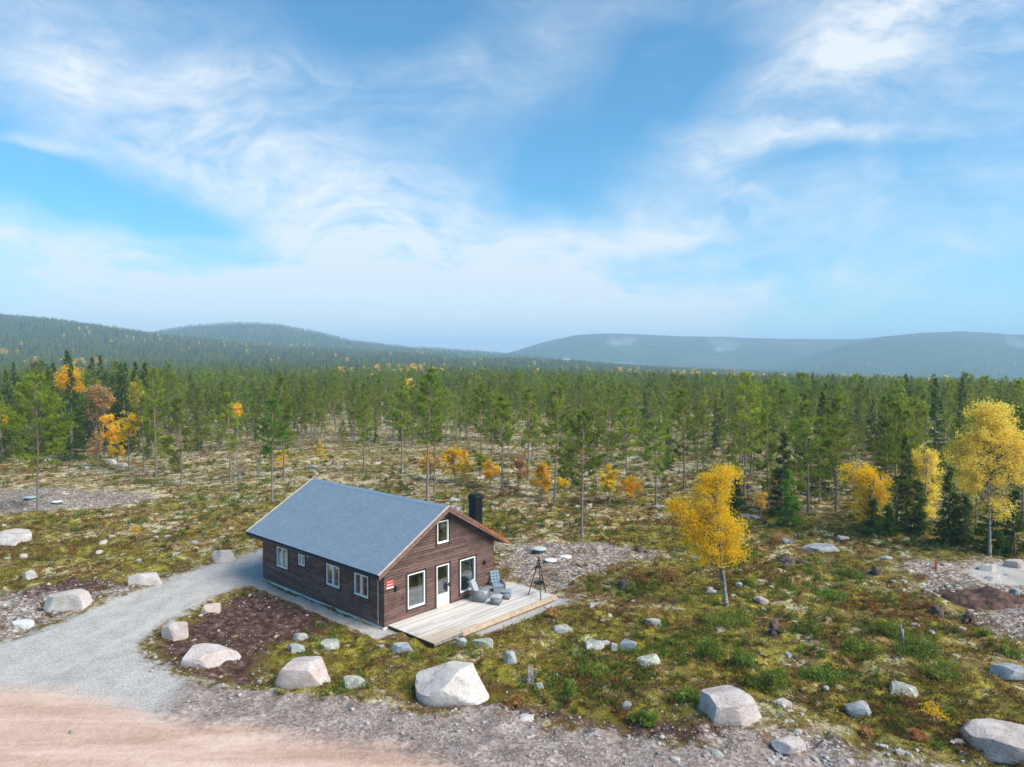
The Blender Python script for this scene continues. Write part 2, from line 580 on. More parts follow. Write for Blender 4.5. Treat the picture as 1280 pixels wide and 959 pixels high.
def mat_ground():
    m, t, b = new_mat("heath_and_gravel")
    co = t.node('ShaderNodeTexCoord').outputs['Object']
    far = t.attr('m_far')
    nl = t.noise(co, 0.16, 4, 0.6)
    nm = t.noise(co, 0.75, 5, 0.65, 0.4)
    nf = t.noise(co, 4.0, 5, 0.65)
    nff = t.noise(co, 17.0, 3, 0.7)
    cell = t.voronoi(co, 9.0, out='Color')
    cs = t.node('ShaderNodeSeparateColor'); t.l.new(cell, cs.inputs[0])
    cellv = cs.outputs[0]
    # heath palette
    f1 = t.math('ADD', t.math('MULTIPLY', nm, 0.62), t.math('MULTIPLY', nf, 0.38))
    heath = t.cramp(f1, [(0.32, (0.028, 0.017, 0.008)), (0.42, (0.115, 0.060, 0.020)), (0.48, (0.120, 0.100, 0.014)),
                         (0.54, (0.220, 0.185, 0.024)), (0.60, (0.30, 0.24, 0.055)), (0.70, (0.42, 0.34, 0.16))])
    rust = t.cramp(t.noise(co, 1.4, 5, 0.65, 0.3), [(0.35, (0.085, 0.040, 0.016)), (0.5, (0.26, 0.135, 0.050)), (0.65, (0.40, 0.24, 0.11))])
    rf = t.ramp(t.math('ADD', nl, t.math('MULTIPLY', far, 0.10)), 0.50, 0.66)
    heath = t.mix(t.math('MULTIPLY', rf, 0.8), heath, rust)
    pk = t.ramp(t.math('ADD', t.noise(co, 0.22, 5, 0.65, 0.3), t.math('MULTIPLY', far, 0.06)), 0.54, 0.68)
    heath = t.mix(t.math('MULTIPLY', pk, 0.35), heath, t.mix(nf, (0.20, 0.13, 0.09), (0.46, 0.36, 0.29)))
    lich_n = t.math('ADD', t.math('MULTIPLY_ADD', nl, 0.35, t.math('MULTIPLY', t.noise(co, 0.9, 6, 0.72, 0.5), 0.65)), t.math('MULTIPLY', far, 0.062))
    lf = t.ramp(lich_n, 0.53, 0.62)
    lf = t.math('MULTIPLY', lf, t.ramp(nf, 0.34, 0.50))
    heath = t.mix(t.math('MULTIPLY', lf, 0.85), heath, t.mix(nff, (0.40, 0.36, 0.26), (0.74, 0.69, 0.56)))
    dk = t.math('MULTIPLY', t.ramp(t.noise(co, 1.9, 5, 0.7), 0.53, 0.63), 0.8)
    heath = t.mix(dk, heath, (0.030, 0.020, 0.010))
    heath = t.mix(0.5, heath, t.mix(nff, (0.45, 0.45, 0.45), (1.0, 1.0, 1.0)), 'MULTIPLY')
    heath = t.mix(1.0, heath, (1.08, 1.10, 0.92), 'MULTIPLY')

    def edge(name, amt, lo=0.40, hi=0.60, n=None):
        n = n or t.math('ADD', t.math('MULTIPLY', nm, 0.6), t.math('MULTIPLY', nf, 0.4))
        at0 = t.attr(name)
        if name in ('m_scree', 'm_peat'): at0 = t.math('MULTIPLY', at0, 0.80 if name == 'm_scree' else 0.93)
        v = t.math('ADD', at0, t.math('MULTIPLY', t.math('SUBTRACT', n, 0.5), amt))
        return t.ramp(v, lo, hi)
    # peat
    peat = t.cramp(t.noise(co, 3.2, 6, 0.72), [(0.3, (0.018, 0.010, 0.008)), (0.48, (0.065, 0.033, 0.025)), (0.60, (0.14, 0.082, 0.066)), (0.73, (0.36, 0.28, 0.25))])
    col = t.mix(edge('m_peat', 2.6, 0.40, 0.70), heath, peat)
    # scree and stony soil
    scr = t.cramp(t.math('ADD', t.math('MULTIPLY', cellv, 0.5), t.math('MULTIPLY', nf, 0.5)),
                  [(0.2, (0.080, 0.055, 0.042)), (0.45, (0.205, 0.155, 0.128)), (0.60, (0.300, 0.24, 0.208)), (0.76, (0.52, 0.47, 0.44))])
    col = t.mix(edge('m_scree', 3.0, 0.42, 0.85), col, scr)
    # stony verge
    ver = t.cramp(t.math('ADD', t.math('MULTIPLY', cellv, 0.45), t.math('MULTIPLY', nf, 0.55)),
                  [(0.20, (0.150, 0.112, 0.096)), (0.45, (0.290, 0.232, 0.205)), (0.62, (0.37, 0.308, 0.278)), (0.85, (0.53, 0.47, 0.44))])
    ver = t.mix(t.ramp(nm, 0.40, 0.62), t.mix(0.45, ver, (0.110, 0.075, 0.062)), ver)
    col = t.mix(edge('m_verge', 1.9, 0.40, 0.66), col, ver)
    # crushed gravel
    fine = t.voronoi(co, 26.0, out='Color')
    fs = t.node('ShaderNodeSeparateColor'); t.l.new(fine, fs.inputs[0])
    gf = t.math('ADD', t.math('MULTIPLY', fs.outputs[0], 0.45), t.math('MULTIPLY', t.noise(co, 1.2, 5, 0.6), 0.55))
    gra = t.cramp(gf, [(0.15, (0.24, 0.222, 0.205)), (0.5, (0.41, 0.383, 0.357)), (0.85, (0.60, 0.565, 0.53))])
    strk = t.noise(t.scaled(co, (0.5, 0.12, 1)), 1.4, 4, 0.6)
    gra = t.mix(t.math('MULTIPLY', t.ramp(strk, 0.48, 0.7), 0.35), gra, (0.25, 0.225, 0.205))
    gra = t.mix(t.math('MULTIPLY', t.math('MULTIPLY', t.attr('m_track'), t.ramp(nm, 0.3, 0.6)), 0.55), gra, (0.50, 0.46, 0.42))
    col = t.mix(edge('m_drive', 1.3, 0.36, 0.70), col, gra)
    # red dirt road
    dn = t.noise(t.scaled(co, (0.16, 0.9, 1)), 1.0, 6, 0.6, 0.3)
    dirt = t.cramp(t.math('ADD', t.math('MULTIPLY', dn, 0.75), t.math('MULTIPLY', nf, 0.25)),
                   [(0.32, (0.36, 0.220, 0.165)), (0.5, (0.53, 0.360, 0.285)), (0.66, (0.66, 0.495, 0.410))])
    dirt = t.mix(1.0, dirt, t.mix(fs.outputs[0], (0.88, 0.87, 0.86), (1.08, 1.08, 1.08)), 'MULTIPLY')
    rut = t.noise(t.scaled(co, (0.10, 1.6, 1)), 1.0, 3, 0.5)
    dirt = t.mix(t.math('MULTIPLY', t.ramp(rut, 0.56, 0.66), 0.30), dirt, (0.34, 0.225, 0.175))
    sp = t.ramp(fs.outputs[1], 0.90, 0.97)
    dirt = t.mix(t.math('MULTIPLY', sp, 0.35), dirt, (0.60, 0.55, 0.52))
    col = t.mix(edge('m_dirt', 1.0, 0.22, 0.80), col, dirt)
    t.put(b.inputs['Base Color'], col)
    b.inputs['Roughness'].default_value = 0.95
    b.inputs['Specular IOR Level'].default_value = 0.15
    hgt = t.math('ADD', t.math('MULTIPLY', t.voronoi(co, 9.0), 0.5), t.math('MULTIPLY', nff, 0.6))
    smoothroad = t.math('SUBTRACT', 1.0, t.math('MULTIPLY', edge('m_dirt', 1.0, 0.22, 0.80), 0.75))
    t.put(b.inputs['Normal'], t.bump(t.math('MULTIPLY', hgt, smoothroad), 0.8, 0.05))
    return m


def mat_hills():
    m, t, b = new_mat("far_forest_slopes")
    co = t.node('ShaderNodeTexCoord').outputs['Object']
    sep = t.node('ShaderNodeSeparateXYZ'); t.l.new(co, sep.inputs[0])
    a = t.noise(co, 0.05, 6, 0.75)
    bb = t.noise(t.scaled(co, (1, 0.4, 1)), 0.0042, 5, 0.65)
    col = t.cramp(a, [(0.35, (0.022, 0.040, 0.016)), (0.5, (0.050, 0.080, 0.024)), (0.64, (0.10, 0.13, 0.038))])
    col = t.mix(t.math('MULTIPLY', t.ramp(bb, 0.53, 0.64), 0.65), col, (0.125, 0.125, 0.065))
    ye = t.ramp(t.noise(co, 0.035, 3, 0.6), 0.66, 0.70)
    col = t.mix(t.math('MULTIPLY', ye, 0.6), col, (0.30, 0.19, 0.05))
    hi = t.ramp(t.math('ADD', sep.outputs[2], t.math('MULTIPLY', t.math('SUBTRACT', t.noise(co, 0.003, 5), 0.5), 110)), 66, 118)
    col = t.mix(t.math('MULTIPLY', hi, 0.8), col, t.mix(bb, (0.060, 0.052, 0.045), (0.17, 0.135, 0.11)))
    t.put(b.inputs['Base Color'], col)
    b.inputs['Roughness'].default_value = 1.0
    b.inputs['Specular IOR Level'].default_value = 0.0
    t.put(b.inputs['Normal'], t.bump(a, 1.0, 8.0))
    return m


def mat_leaf(name, stops, transl=0.35, objvar=0.25):
    m, t, b = new_mat(name)
    tint = t.attr('tint')
    oi = t.node('ShaderNodeObjectInfo')
    col = t.cramp(tint, stops)
    v = t.math('MULTIPLY_ADD', oi.outputs['Random'], objvar * 2, 1 - objvar)
    hs = t.node('ShaderNodeHueSaturation')
    t.put(hs.inputs['Hue'], t.math('MULTIPLY_ADD', t.math('FRACT', t.math('MULTIPLY', oi.outputs['Random'], 7.31)), 0.03, 0.485))
    t.put(hs.inputs['Value'], v)
    t.put(hs.inputs['Color'], col)
    col = hs.outputs[0]
    t.put(b.inputs['Base Color'], col)
    b.inputs['Roughness'].default_value = 0.75
    b.inputs['Specular IOR Level'].default_value = 0.2
    tr = t.node('ShaderNodeBsdfTranslucent')
    t.put(tr.inputs[0], col)
    mx = t.node('ShaderNodeMixShader')
    mx.inputs[0].default_value = transl
    t.l.new(b.outputs[0], mx.inputs[1]); t.l.new(tr.outputs[0], mx.inputs[2])
    t.l.new(mx.outputs[0], t.n['Material Output'].inputs[0])
    return m


def mat_bark_pine():
    m, t, b = new_mat("pine_bark")
    co = t.node('ShaderNodeTexCoord').outputs['Object']
    sep = t.node('ShaderNodeSeparateXYZ'); t.l.new(co, sep.inputs[0])
    n = t.noise(t.scaled(co, (9, 9, 2)), 1.0, 5, 0.65)
    lowc = t.mix(n, (0.09, 0.075, 0.068), (0.27, 0.235, 0.215))
    upc = t.mix(n, (0.20, 0.10, 0.055), (0.38, 0.22, 0.13))
    t.put(b.inputs['Base Color'], t.mix(t.ramp(t.math('ADD', sep.outputs[2], n), 2.6, 5.0), lowc, upc))
    b.inputs['Roughness'].default_value = 0.9
    t.put(b.inputs['Normal'], t.bump(n, 0.6, 0.03))
    return m


def mat_bark_birch():
    m, t, b = new_mat("birch_bark")
    co = t.node('ShaderNodeTexCoord').outputs['Object']
    n = t.noise(t.scaled(co, (3, 3, 9)), 1.0, 5, 0.7)
    col = t.cramp(n, [(0.36, (0.05, 0.045, 0.04)), (0.48, (0.20, 0.19, 0.18)), (0.64, (0.42, 0.40, 0.38))])
    t.put(b.inputs['Base Color'], col)
    b.inputs['Roughness'].default_value = 0.8
    return m


def mat_rock(name, dark, mid, light, lichen=None, lam=0.5, stain=None):
    m, t, b = new_mat(name)
    co0 = t.node('ShaderNodeTexCoord').outputs['Object']
    oi = t.node('ShaderNodeObjectInfo')
    off = t.node('ShaderNodeCombineXYZ')
    t.put(off.inputs[0], t.math('MULTIPLY', oi.outputs['Random'], 37.0))
    co = t.vmath('ADD', co0, off.outputs[0])
    n = t.noise(co, 1.1, 8, 0.60, 0.6)
    n2 = t.noise(co, 9.0, 6, 0.7)
    col = t.cramp(t.math('ADD', t.math('MULTIPLY', n, 0.75), t.math('MULTIPLY', n2, 0.25)), [(0.30, dark), (0.45, mid), (0.60, light)])
    if stain:
        col = t.mix(t.math('MULTIPLY', t.ramp(t.noise(co, 0.9, 4, 0.6), 0.5, 0.66), 0.7), col, stain)
    cr = t.noise(t.scaled(co, (1, 1, 2.6)), 1.5, 7, 0.6, 1.3)
    crack = t.math('SUBTRACT', 1.0, t.ramp(t.math('ABSOLUTE', t.math('SUBTRACT', cr, 0.5)), 0.0, 0.010))
    col = t.mix(t.math('MULTIPLY', crack, 0.10), col, tuple(c * 0.35 for c in dark))
    if lichen:
        lf = t.math('MULTIPLY', t.ramp(t.noise(co, 5.0, 6, 0.7), 0.50, 0.58), lam)
        col = t.mix(lf, col, lichen)
    t.put(b.inputs['Base Color'], col)
    b.inputs['Roughness'].default_value = 0.9
    b.inputs['Specular IOR Level'].default_value = 0.25
    h = t.math('SUBTRACT', t.math('ADD', t.math('MULTIPLY', n, 0.8), t.math('MULTIPLY', n2, 0.35)), t.math('MULTIPLY', crack, 0.06))
    t.put(b.inputs['Normal'], t.bump(h, 0.9, 0.12))
    return m


def mat_siding():
    m, t, b = new_mat("brown_stained_timber")
    co = t.node('ShaderNodeTexCoord').outputs['Object']
    sep = t.node('ShaderNodeSeparateXYZ'); t.l.new(co, sep.inputs[0])
    s = t.math('ADD', sep.outputs[0], sep.outputs[1])
    row = t.math('FLOOR', t.math('DIVIDE', sep.outputs[2], 0.128))
    wn = t.node('ShaderNodeTexWhiteNoise', noise_dimensions='2D')
    cb = t.node('ShaderNodeCombineXYZ')
    t.put(cb.inputs[0], row)
    t.put(cb.inputs[1], t.math('FLOOR', t.math('ADD', t.math('DIVIDE', s, 2.7), t.math('MULTIPLY', row, 0.37))))
    t.l.new(cb.outputs[0], wn.inputs['Vector'])
    gr = t.noise(t.scaled(co, (2.4, 2.4, 30)), 1.0, 6, 0.75, 0.3)
    bl = t.noise(t.scaled(co, (1.2, 1.2, 3)), 1.3, 5, 0.7)
    f = t.math('ADD', t.math('MULTIPLY', wn.outputs[0], 0.15), t.math('ADD', t.math('MULTIPLY', gr, 0.55), t.math('MULTIPLY', bl, 0.42)))
    col = t.cramp(f, [(0.32, (0.032, 0.017, 0.014)), (0.50, (0.110, 0.060, 0.050)), (0.72, (0.235, 0.135, 0.112))])
    t.put(b.inputs['Base Color'], col)
    b.inputs['Roughness'].default_value = 0.72
    b.inputs['Specular IOR Level'].default_value = 0.3
    t.put(b.inputs['Normal'], t.bump(gr, 0.35, 0.01))
    return m


def mat_shingle():
    m, t, b = new_mat("bitumen_shingles")
    uv = t.node('ShaderNodeUVMap').outputs[0]
    br = t.node('ShaderNodeTexBrick')
    t.l.new(uv, br.inputs['Vector'])
    br.inputs['Color1'].default_value = (0.185, 0.245, 0.310, 1)
    br.inputs['Color2'].default_value = (0.215, 0.280, 0.350, 1)
    br.inputs['Mortar'].default_value = (0.125, 0.17, 0.22, 1)
    br.inputs['Scale'].default_value = 1.0
    br.inputs['Mortar Size'].default_value = 0.013
    br.inputs['Mortar Smooth'].default_value = 0.4
    br.inputs['Brick Width'].default_value = 0.20
    br.inputs['Row Height'].default_value = 0.143
    br.offset = 0.5
    n = t.noise(uv, 1.1, 5, 0.6)
    col = t.mix(1.0, br.outputs['Color'], t.mix(n, (0.84, 0.86, 0.88), (1.12, 1.12, 1.12)), 'MULTIPLY')
    t.put(b.inputs['Base Color'], col)
    b.inputs['Roughness'].default_value = 0.62
    b.inputs['Specular IOR Level'].default_value = 0.45
    t.put(b.inputs['Normal'], t.bump(t.math('SUBTRACT', t.math('MULTIPLY', t.noise(uv, 120, 2), 0.25), br.outputs['Fac']), 0.5, 0.012))
    return m


def mat_deck():
    m, t, b = new_mat("weathered_decking")
    co = t.node('ShaderNodeTexCoord').outputs['Object']
    sep = t.node('ShaderNodeSeparateXYZ'); t.l.new(co, sep.inputs[0])
    row = t.math('FLOOR', t.math('DIVIDE', sep.outputs[1], 0.125))
    seg = t.math('FLOOR', t.math('ADD', t.math('DIVIDE', sep.outputs[0], 3.6), t.math('MULTIPLY', row, 0.41)))
    cb = t.node('ShaderNodeCombineXYZ'); t.put(cb.inputs[0], row); t.put(cb.inputs[1], seg)
    wn = t.node('ShaderNodeTexWhiteNoise', noise_dimensions='2D'); t.l.new(cb.outputs[0], wn.inputs['Vector'])
    gr = t.noise(t.scaled(co, (1.2, 24, 24)), 1.0, 6, 0.65)
    f = t.math('ADD', t.math('MULTIPLY', wn.outputs[0], 0.45), t.math('MULTIPLY', gr, 0.55))
    col = t.cramp(f, [(0.2, (0.42, 0.375, 0.335)), (0.5, (0.56, 0.515, 0.475)), (0.8, (0.67, 0.635, 0.60))])
    # fresher, browner boards towards the front left corner
    fr = t.math('ADD', t.math('ADD', t.math('MULTIPLY', sep.outputs[0], 0.42), t.math('MULTIPLY', sep.outputs[1], 1.0)), t.math('MULTIPLY', wn.outputs[0], 0.6))
    ff = t.math('SUBTRACT', 1.0, t.ramp(fr, -2.1, -0.6))
    col = t.mix(t.math('MULTIPLY', ff, 0.75), col, t.mix(gr, (0.33, 0.235, 0.16), (0.50, 0.39, 0.29)))
    t.put(b.inputs['Base Color'], col)
    b.inputs['Roughness'].default_value = 0.8
    b.inputs['Specular IOR Level'].default_value = 0.2
    t.put(b.inputs['Normal'], t.bump(gr, 0.25, 0.006))
    return m


def mat_glass(name="window_glass"):
    m, t, b = new_mat(name)
    gl = t.node('ShaderNodeBsdfGlossy'); gl.inputs['Roughness'].default_value = 0.02
    gl.inputs['Color'].default_value = (0.92, 0.96, 1.0, 1)
    tr = t.node('ShaderNodeBsdfTransparent'); tr.inputs[0].default_value = (0.82, 0.88, 0.86, 1)
    fr = t.node('ShaderNodeLayerWeight'); fr.inputs[0].default_value = 0.35
    mx = t.node('ShaderNodeMixShader')
    t.put(mx.inputs[0], t.math('MULTIPLY_ADD', fr.outputs['Fresnel'], 0.7, 0.22, clamp=True))
    t.l.new(tr.outputs[0], mx.inputs[1]); t.l.new(gl.outputs[0], mx.inputs[2])
    t.l.new(mx.outputs[0], t.n['Material Output'].inputs[0])
    return m


def mat_wicker():
    m, t, b = new_mat("grey_wicker")
    co = t.node('ShaderNodeTexCoord').outputs['Object']
    w1 = t.node('ShaderNodeTexWave', bands_direction='Z'); w1.inputs['Scale'].default_value = 16; w1.inputs['Distortion'].default_value = 0.6
    t.l.new(co, w1.inputs[0])
    n = t.noise(co, 8, 4, 0.6)
    f = t.math('ADD', t.math('MULTIPLY', w1.outputs['Fac'], 0.35), t.math('MULTIPLY', n, 0.65))
    t.put(b.inputs['Base Color'], t.cramp(f, [(0.2, (0.11, 0.12, 0.13)), (0.6, (0.23, 0.25, 0.265)), (0.9, (0.34, 0.36, 0.38))]))
    b.inputs['Roughness'].default_value = 0.7
    t.put(b.inputs['Normal'], t.bump(w1.outputs['Fac'], 0.5, 0.01))
    return m


M = {}
M['ground'] = mat_ground()
M['hills'] = mat_hills()
M['needle'] = mat_leaf("pine_needles", [(0.0, (0.125, 0.175, 0.020)), (0.5, (0.275, 0.330, 0.032)), (1.0, (0.400, 0.450, 0.060))], 0.60, 0.28)
M['spruce'] = mat_leaf("spruce_needles", [(0.0, (0.030, 0.060, 0.009)), (0.5, (0.085, 0.135, 0.017)), (1.0, (0.150, 0.210, 0.030))], 0.4, 0.3)
M['young'] = mat_leaf("young_pine_needles", [(0.0, (0.070, 0.150, 0.014)), (0.5, (0.150, 0.280, 0.026)), (1.0, (0.250, 0.380, 0.045))], 0.5, 0.2)
M['gold'] = mat_leaf("golden_birch_leaves", [(0.0, (0.52, 0.27, 0.008)), (0.35, (0.84, 0.50, 0.010)), (0.7, (0.93, 0.62, 0.014)), (1.0, (0.94, 0.72, 0.07))], 0.55, 0.06)
M['pale'] = mat_leaf("pale_birch_leaves", [(0.0, (0.52, 0.33, 0.05)), (0.4, (0.88, 0.61, 0.09)), (1.0, (0.94, 0.77, 0.21))], 0.55, 0.06)
M['amber'] = mat_leaf("amber_birch_leaves", [(0.0, (0.60, 0.31, 0.015)), (0.5, (0.90, 0.60, 0.022)), (1.0, (0.93, 0.74, 0.06))], 0.52, 0.15)
M['rustleaf'] = mat_leaf("rusty_leaves", [(0.0, (0.24, 0.11, 0.045)), (0.5, (0.48, 0.25, 0.09)), (1.0, (0.64, 0.40, 0.16))], 0.4, 0.15)
M['lime'] = mat_leaf("yellow_green_leaves", [(0.0, (0.16, 0.20, 0.02)), (0.5, (0.36, 0.38, 0.03)), (1.0, (0.58, 0.54, 0.06))], 0.45, 0.1)
M['shrub'] = mat_leaf("shrub_leaves", [(0.0, (0.065, 0.110, 0.014)), (0.5, (0.180, 0.250, 0.030)), (1.0, (0.300, 0.350, 0.065))], 0.38, 0.22)
M['heather'] = mat_leaf("heath_sprigs", [(0.0, (0.040, 0.022, 0.010)), (0.16, (0.170, 0.080, 0.030)), (0.30, (0.085, 0.060, 0.014)), (0.48, (0.130, 0.120, 0.014)),
                                        (0.66, (0.260, 0.225, 0.025)), (0.80, (0.34, 0.175, 0.055)), (0.90, (0.46, 0.40, 0.22)), (1.0, (0.70, 0.65, 0.48))], 0.25, 0.0)
M['dwarf'] = mat_leaf('dwarf_shrub_leaves', [(0.0, (0.060, 0.110, 0.014)), (0.12, (0.140, 0.220, 0.026)), (0.28, (0.230, 0.300, 0.045)), (0.40, (0.060, 0.070, 0.014)), (0.52, (0.130, 0.130, 0.020)), (0.68, (0.150, 0.060, 0.025)), (0.82, (0.340, 0.150, 0.050)), (1.0, (0.420, 0.260, 0.080))], 0.35, 0.0)
M['pinebark'] = mat_bark_pine()
M['birchbark'] = mat_bark_birch()
M['twig'] = simple("grey_twigs", (0.16, 0.13, 0.11), 0.9, var=0.2)
M['rock'] = mat_rock("pale_granite", (0.25, 0.195, 0.18), (0.43, 0.36, 0.335), (0.57, 0.50, 0.475), stain=(0.46, 0.34, 0.30))
M['rockw'] = mat_rock("white_granite", (0.28, 0.235, 0.215), (0.46, 0.405, 0.375), (0.60, 0.545, 0.515), stain=(0.52, 0.44, 0.38))
M['rockl'] = mat_rock("lichened_rock", (0.13, 0.13, 0.12), (0.27, 0.27, 0.25), (0.42, 0.42, 0.39), lichen=(0.50, 0.50, 0.36), lam=0.8)
M['rockb'] = mat_rock("blue_grey_rock", (0.11, 0.115, 0.125), (0.24, 0.25, 0.27), (0.42, 0.43, 0.45), lichen=(0.48, 0.49, 0.40), lam=0.4)
M['stone'] = mat_rock("loose_stones", (0.16, 0.135, 0.125), (0.31, 0.27, 0.25), (0.52, 0.48, 0.46))
M['siding'] = mat_siding()
M['trim'] = simple("dark_brown_trim", (0.030, 0.013, 0.010), 0.7, var=0.15, scale=9)
M['shingle'] = mat_shingle()
M['ridge'] = simple("ridge_felt", (0.20, 0.27, 0.34), 0.65, var=0.08)
M['darkmetal'] = simple("black_sheet_metal", (0.018, 0.022, 0.030), 0.42, metal=0.3, var=0.1)
M['chimney'] = simple("black_chimney_cladding", (0.006, 0.007, 0.009), 0.5, spec=0.25, metal=0.0, var=0.12, scale=3)
M['newwood'] = simple("fresh_pine_board", (0.50, 0.37, 0.25), 0.7, var=0.12, scale=7)
M['palewood'] = simple("pale_rake_board", (0.62, 0.52, 0.42), 0.7, var=0.1, scale=5)
M['orangewood'] = simple("orange_stained_board", (0.30, 0.105, 0.035), 0.6, var=0.2, scale=4)
M['rakebrown'] = simple("reddish_rake_board", (0.185, 0.098, 0.078), 0.65, var=0.14, scale=5)
M['white'] = simple("white_window_paint", (0.80, 0.80, 0.79), 0.45, var=0.02)
M['doorwhite'] = simple("white_door_paint", (0.78, 0.77, 0.75), 0.4, var=0.02)
M['concrete'] = simple("pale_concrete", (0.58, 0.57, 0.55), 0.9, var=0.07, scale=5, bump=0.3)
M['deck'] = mat_deck()
M['glass'] = mat_glass()
M['curtain'] = simple("white_curtain", (0.66, 0.68, 0.66), 0.9, var=0.04)
M['blind'] = simple("pale_green_blind", (0.44, 0.50, 0.46), 0.9, var=0.05)
M['interior'] = simple("interior_panelling", (0.20, 0.16, 0.12), 0.8, var=0.1)
M['red'] = simple("red_enamel_sign", (0.66, 0.035, 0.03), 0.4, var=0.04)
M['signwhite'] = simple("white_enamel_sign", (0.80, 0.79, 0.78), 0.4, var=0.02)
M['black'] = simple("black_powder_coat", (0.012, 0.012, 0.014), 0.5, var=0.1)
M['iron'] = simple("black_wrought_iron", (0.016, 0.017, 0.020), 0.5, metal=0.4, var=0.15)
M['wicker'] = mat_wicker()
M['cushion'] = simple("grey_blue_cushion", (0.20, 0.26, 0.32), 0.9, var=0.06, scale=10)
M['cushionp'] = simple("pale_grey_cushion", (0.36, 0.385, 0.405), 0.9, var=0.05, scale=10)
M['lid'] = simple("grey_green_plastic_lid", (0.42, 0.49, 0.47), 0.6, var=0.06)
M['lidpale'] = simple("pale_plastic_lid", (0.66, 0.66, 0.64), 0.6, var=0.06)
M['lidside'] = simple("dark_plastic_collar", (0.05, 0.065, 0.065), 0.6, var=0.1)
M['stake'] = simple("red_painted_stake", (0.36, 0.06, 0.035), 0.7, var=0.1)
M['deadwood'] = simple("weathered_dead_wood", (0.20, 0.185, 0.175), 0.9, var=0.25, scale=5, bump=0.6, bscale=18)
M['rootdark'] = simple("dark_roots", (0.095, 0.070, 0.055), 0.95, var=0.3, scale=6, bump=0.8, bscale=14)
M['soil'] = simple("dark_brown_soil", (0.085, 0.045, 0.032), 1.0, var=0.35, scale=3, bump=0.9, bscale=12)
M['pipe'] = simple("pale_grey_pipe", (0.30, 0.31, 0.33), 0.5, var=0.05)

# ------------------------------------------------------------------ ground sheet, drive, road, hills
def grid_uv(us, ys):
    U, Y = np.meshgrid(us, ys)
    return U * Y, Y


def build_ground():
    us = np.concatenate([np.linspace(-1.35, -0.80, 60, endpoint=False), np.linspace(-0.80, 0.80, 500), np.linspace(0.80, 1.35, 61)[1:]])
    ys = np.concatenate([np.geomspace(7.0, 18.0, 90, endpoint=False), np.geomspace(18.0, 75.0, 400, endpoint=False), np.geomspace(75.0, 420.0, 130)])
    X, Y = grid_uv(us, ys)
    Z = terrain(X, Y)
    nx, ny = len(us), len(ys)
    V = np.stack([X, Y, Z], -1).reshape(-1, 3)
    mk = masks(X.ravel(), Y.ravel())
    mk['m_far'] = smooth(Y.ravel(), 33, 75)
    tr = np.zeros(nx * ny)
    nz = Y.ravel() < 60
    line = poly((-300, 880), (-60, 862), (60, 832), (150, 788), (230, 742), (300, 707), (360, 690))
    back = line[::-1] + 1e-4
    dd = np.abs(sdist(X.ravel()[nz], Y.ravel()[nz], np.concatenate([line, back])))
    tr[nz] = np.exp(-((dd - 0.85) / 0.24) ** 2)
    mk['m_track'] = tr
    idx = np.arange(nx * ny).reshape(ny, nx)
    Q = np.stack([idx[:-1, :-1], idx[:-1, 1:], idx[1:, 1:], idx[1:, :-1]], -1).reshape(-1, 4)
    fm = {k: mk[k][Q].mean(1) for k in ('m_drive', 'm_dirt')}
    cen = V[Q].mean(1)
    # the gravel pad and strips round the house stay with the ground; the drive and the dirt road are their own objects
    ind = np.zeros(len(Q), bool)
    nearq = cen[:, 1] < 80
    ind[nearq] = sdist(cen[nearq, 0], cen[nearq, 1], P_drive[0]) > 0
    road = fm['m_dirt'] > 0.5
    drive = ind & ~road
    for name, sel in (('ground', ~(road | drive)), ('driveway', drive), ('dirt_road', road)):
        q = Q[sel]
        used, inv = np.unique(q, return_inverse=True)
        me = np_mesh(name, V[used], inv.reshape(-1, 4), [M['ground']], smooth=True, point_attrs={k: a[used] for k, a in mk.items()})
        o = link_mesh(name, me)
        tag(o, {'ground': 'mossy heath with lichen, stones and bare stony soil around the cabin', 'driveway': 'grey gravel driveway curving up to the left side of the cabin',
                'dirt_road': 'reddish dirt road across the bottom left foreground'}[name], {'ground': 'ground', 'driveway': 'driveway', 'dirt_road': 'road'}[name], kind='structure')
    # hills beyond, joined to the last row of the near sheet
    us2 = us[::2]
    ys2 = np.geomspace(420.0, 6500.0, 330)
    X, Y = grid_uv(us2, ys2)
    Z = terrain(X, Y)
    Z = np.maximum(Z, -95)
    nx, ny = len(us2), len(ys2)
    idx = np.arange(nx * ny).reshape(ny, nx)
    Q = np.stack([idx[:-1, :-1], idx[:-1, 1:], idx[1:, 1:], idx[1:, :-1]], -1).reshape(-1, 4)
    me = np_mesh('hills', np.stack([X, Y, Z], -1).reshape(-1, 3), Q, [M['hills']], smooth=True)
    o = link_mesh('hills', me)
    tag(o, 'forested hills and bare blue mountains on the skyline', 'hills', kind='structure')


build_ground()

# ------------------------------------------------------------------ the cabin
WALL_H = 2.74
SLOPE = (5.08 - 2.63) / (HW / 2 + 0.637)
BOARD = 0.128


def roof_z(x):
    return 5.08 - SLOPE * abs(x - HW / 2)


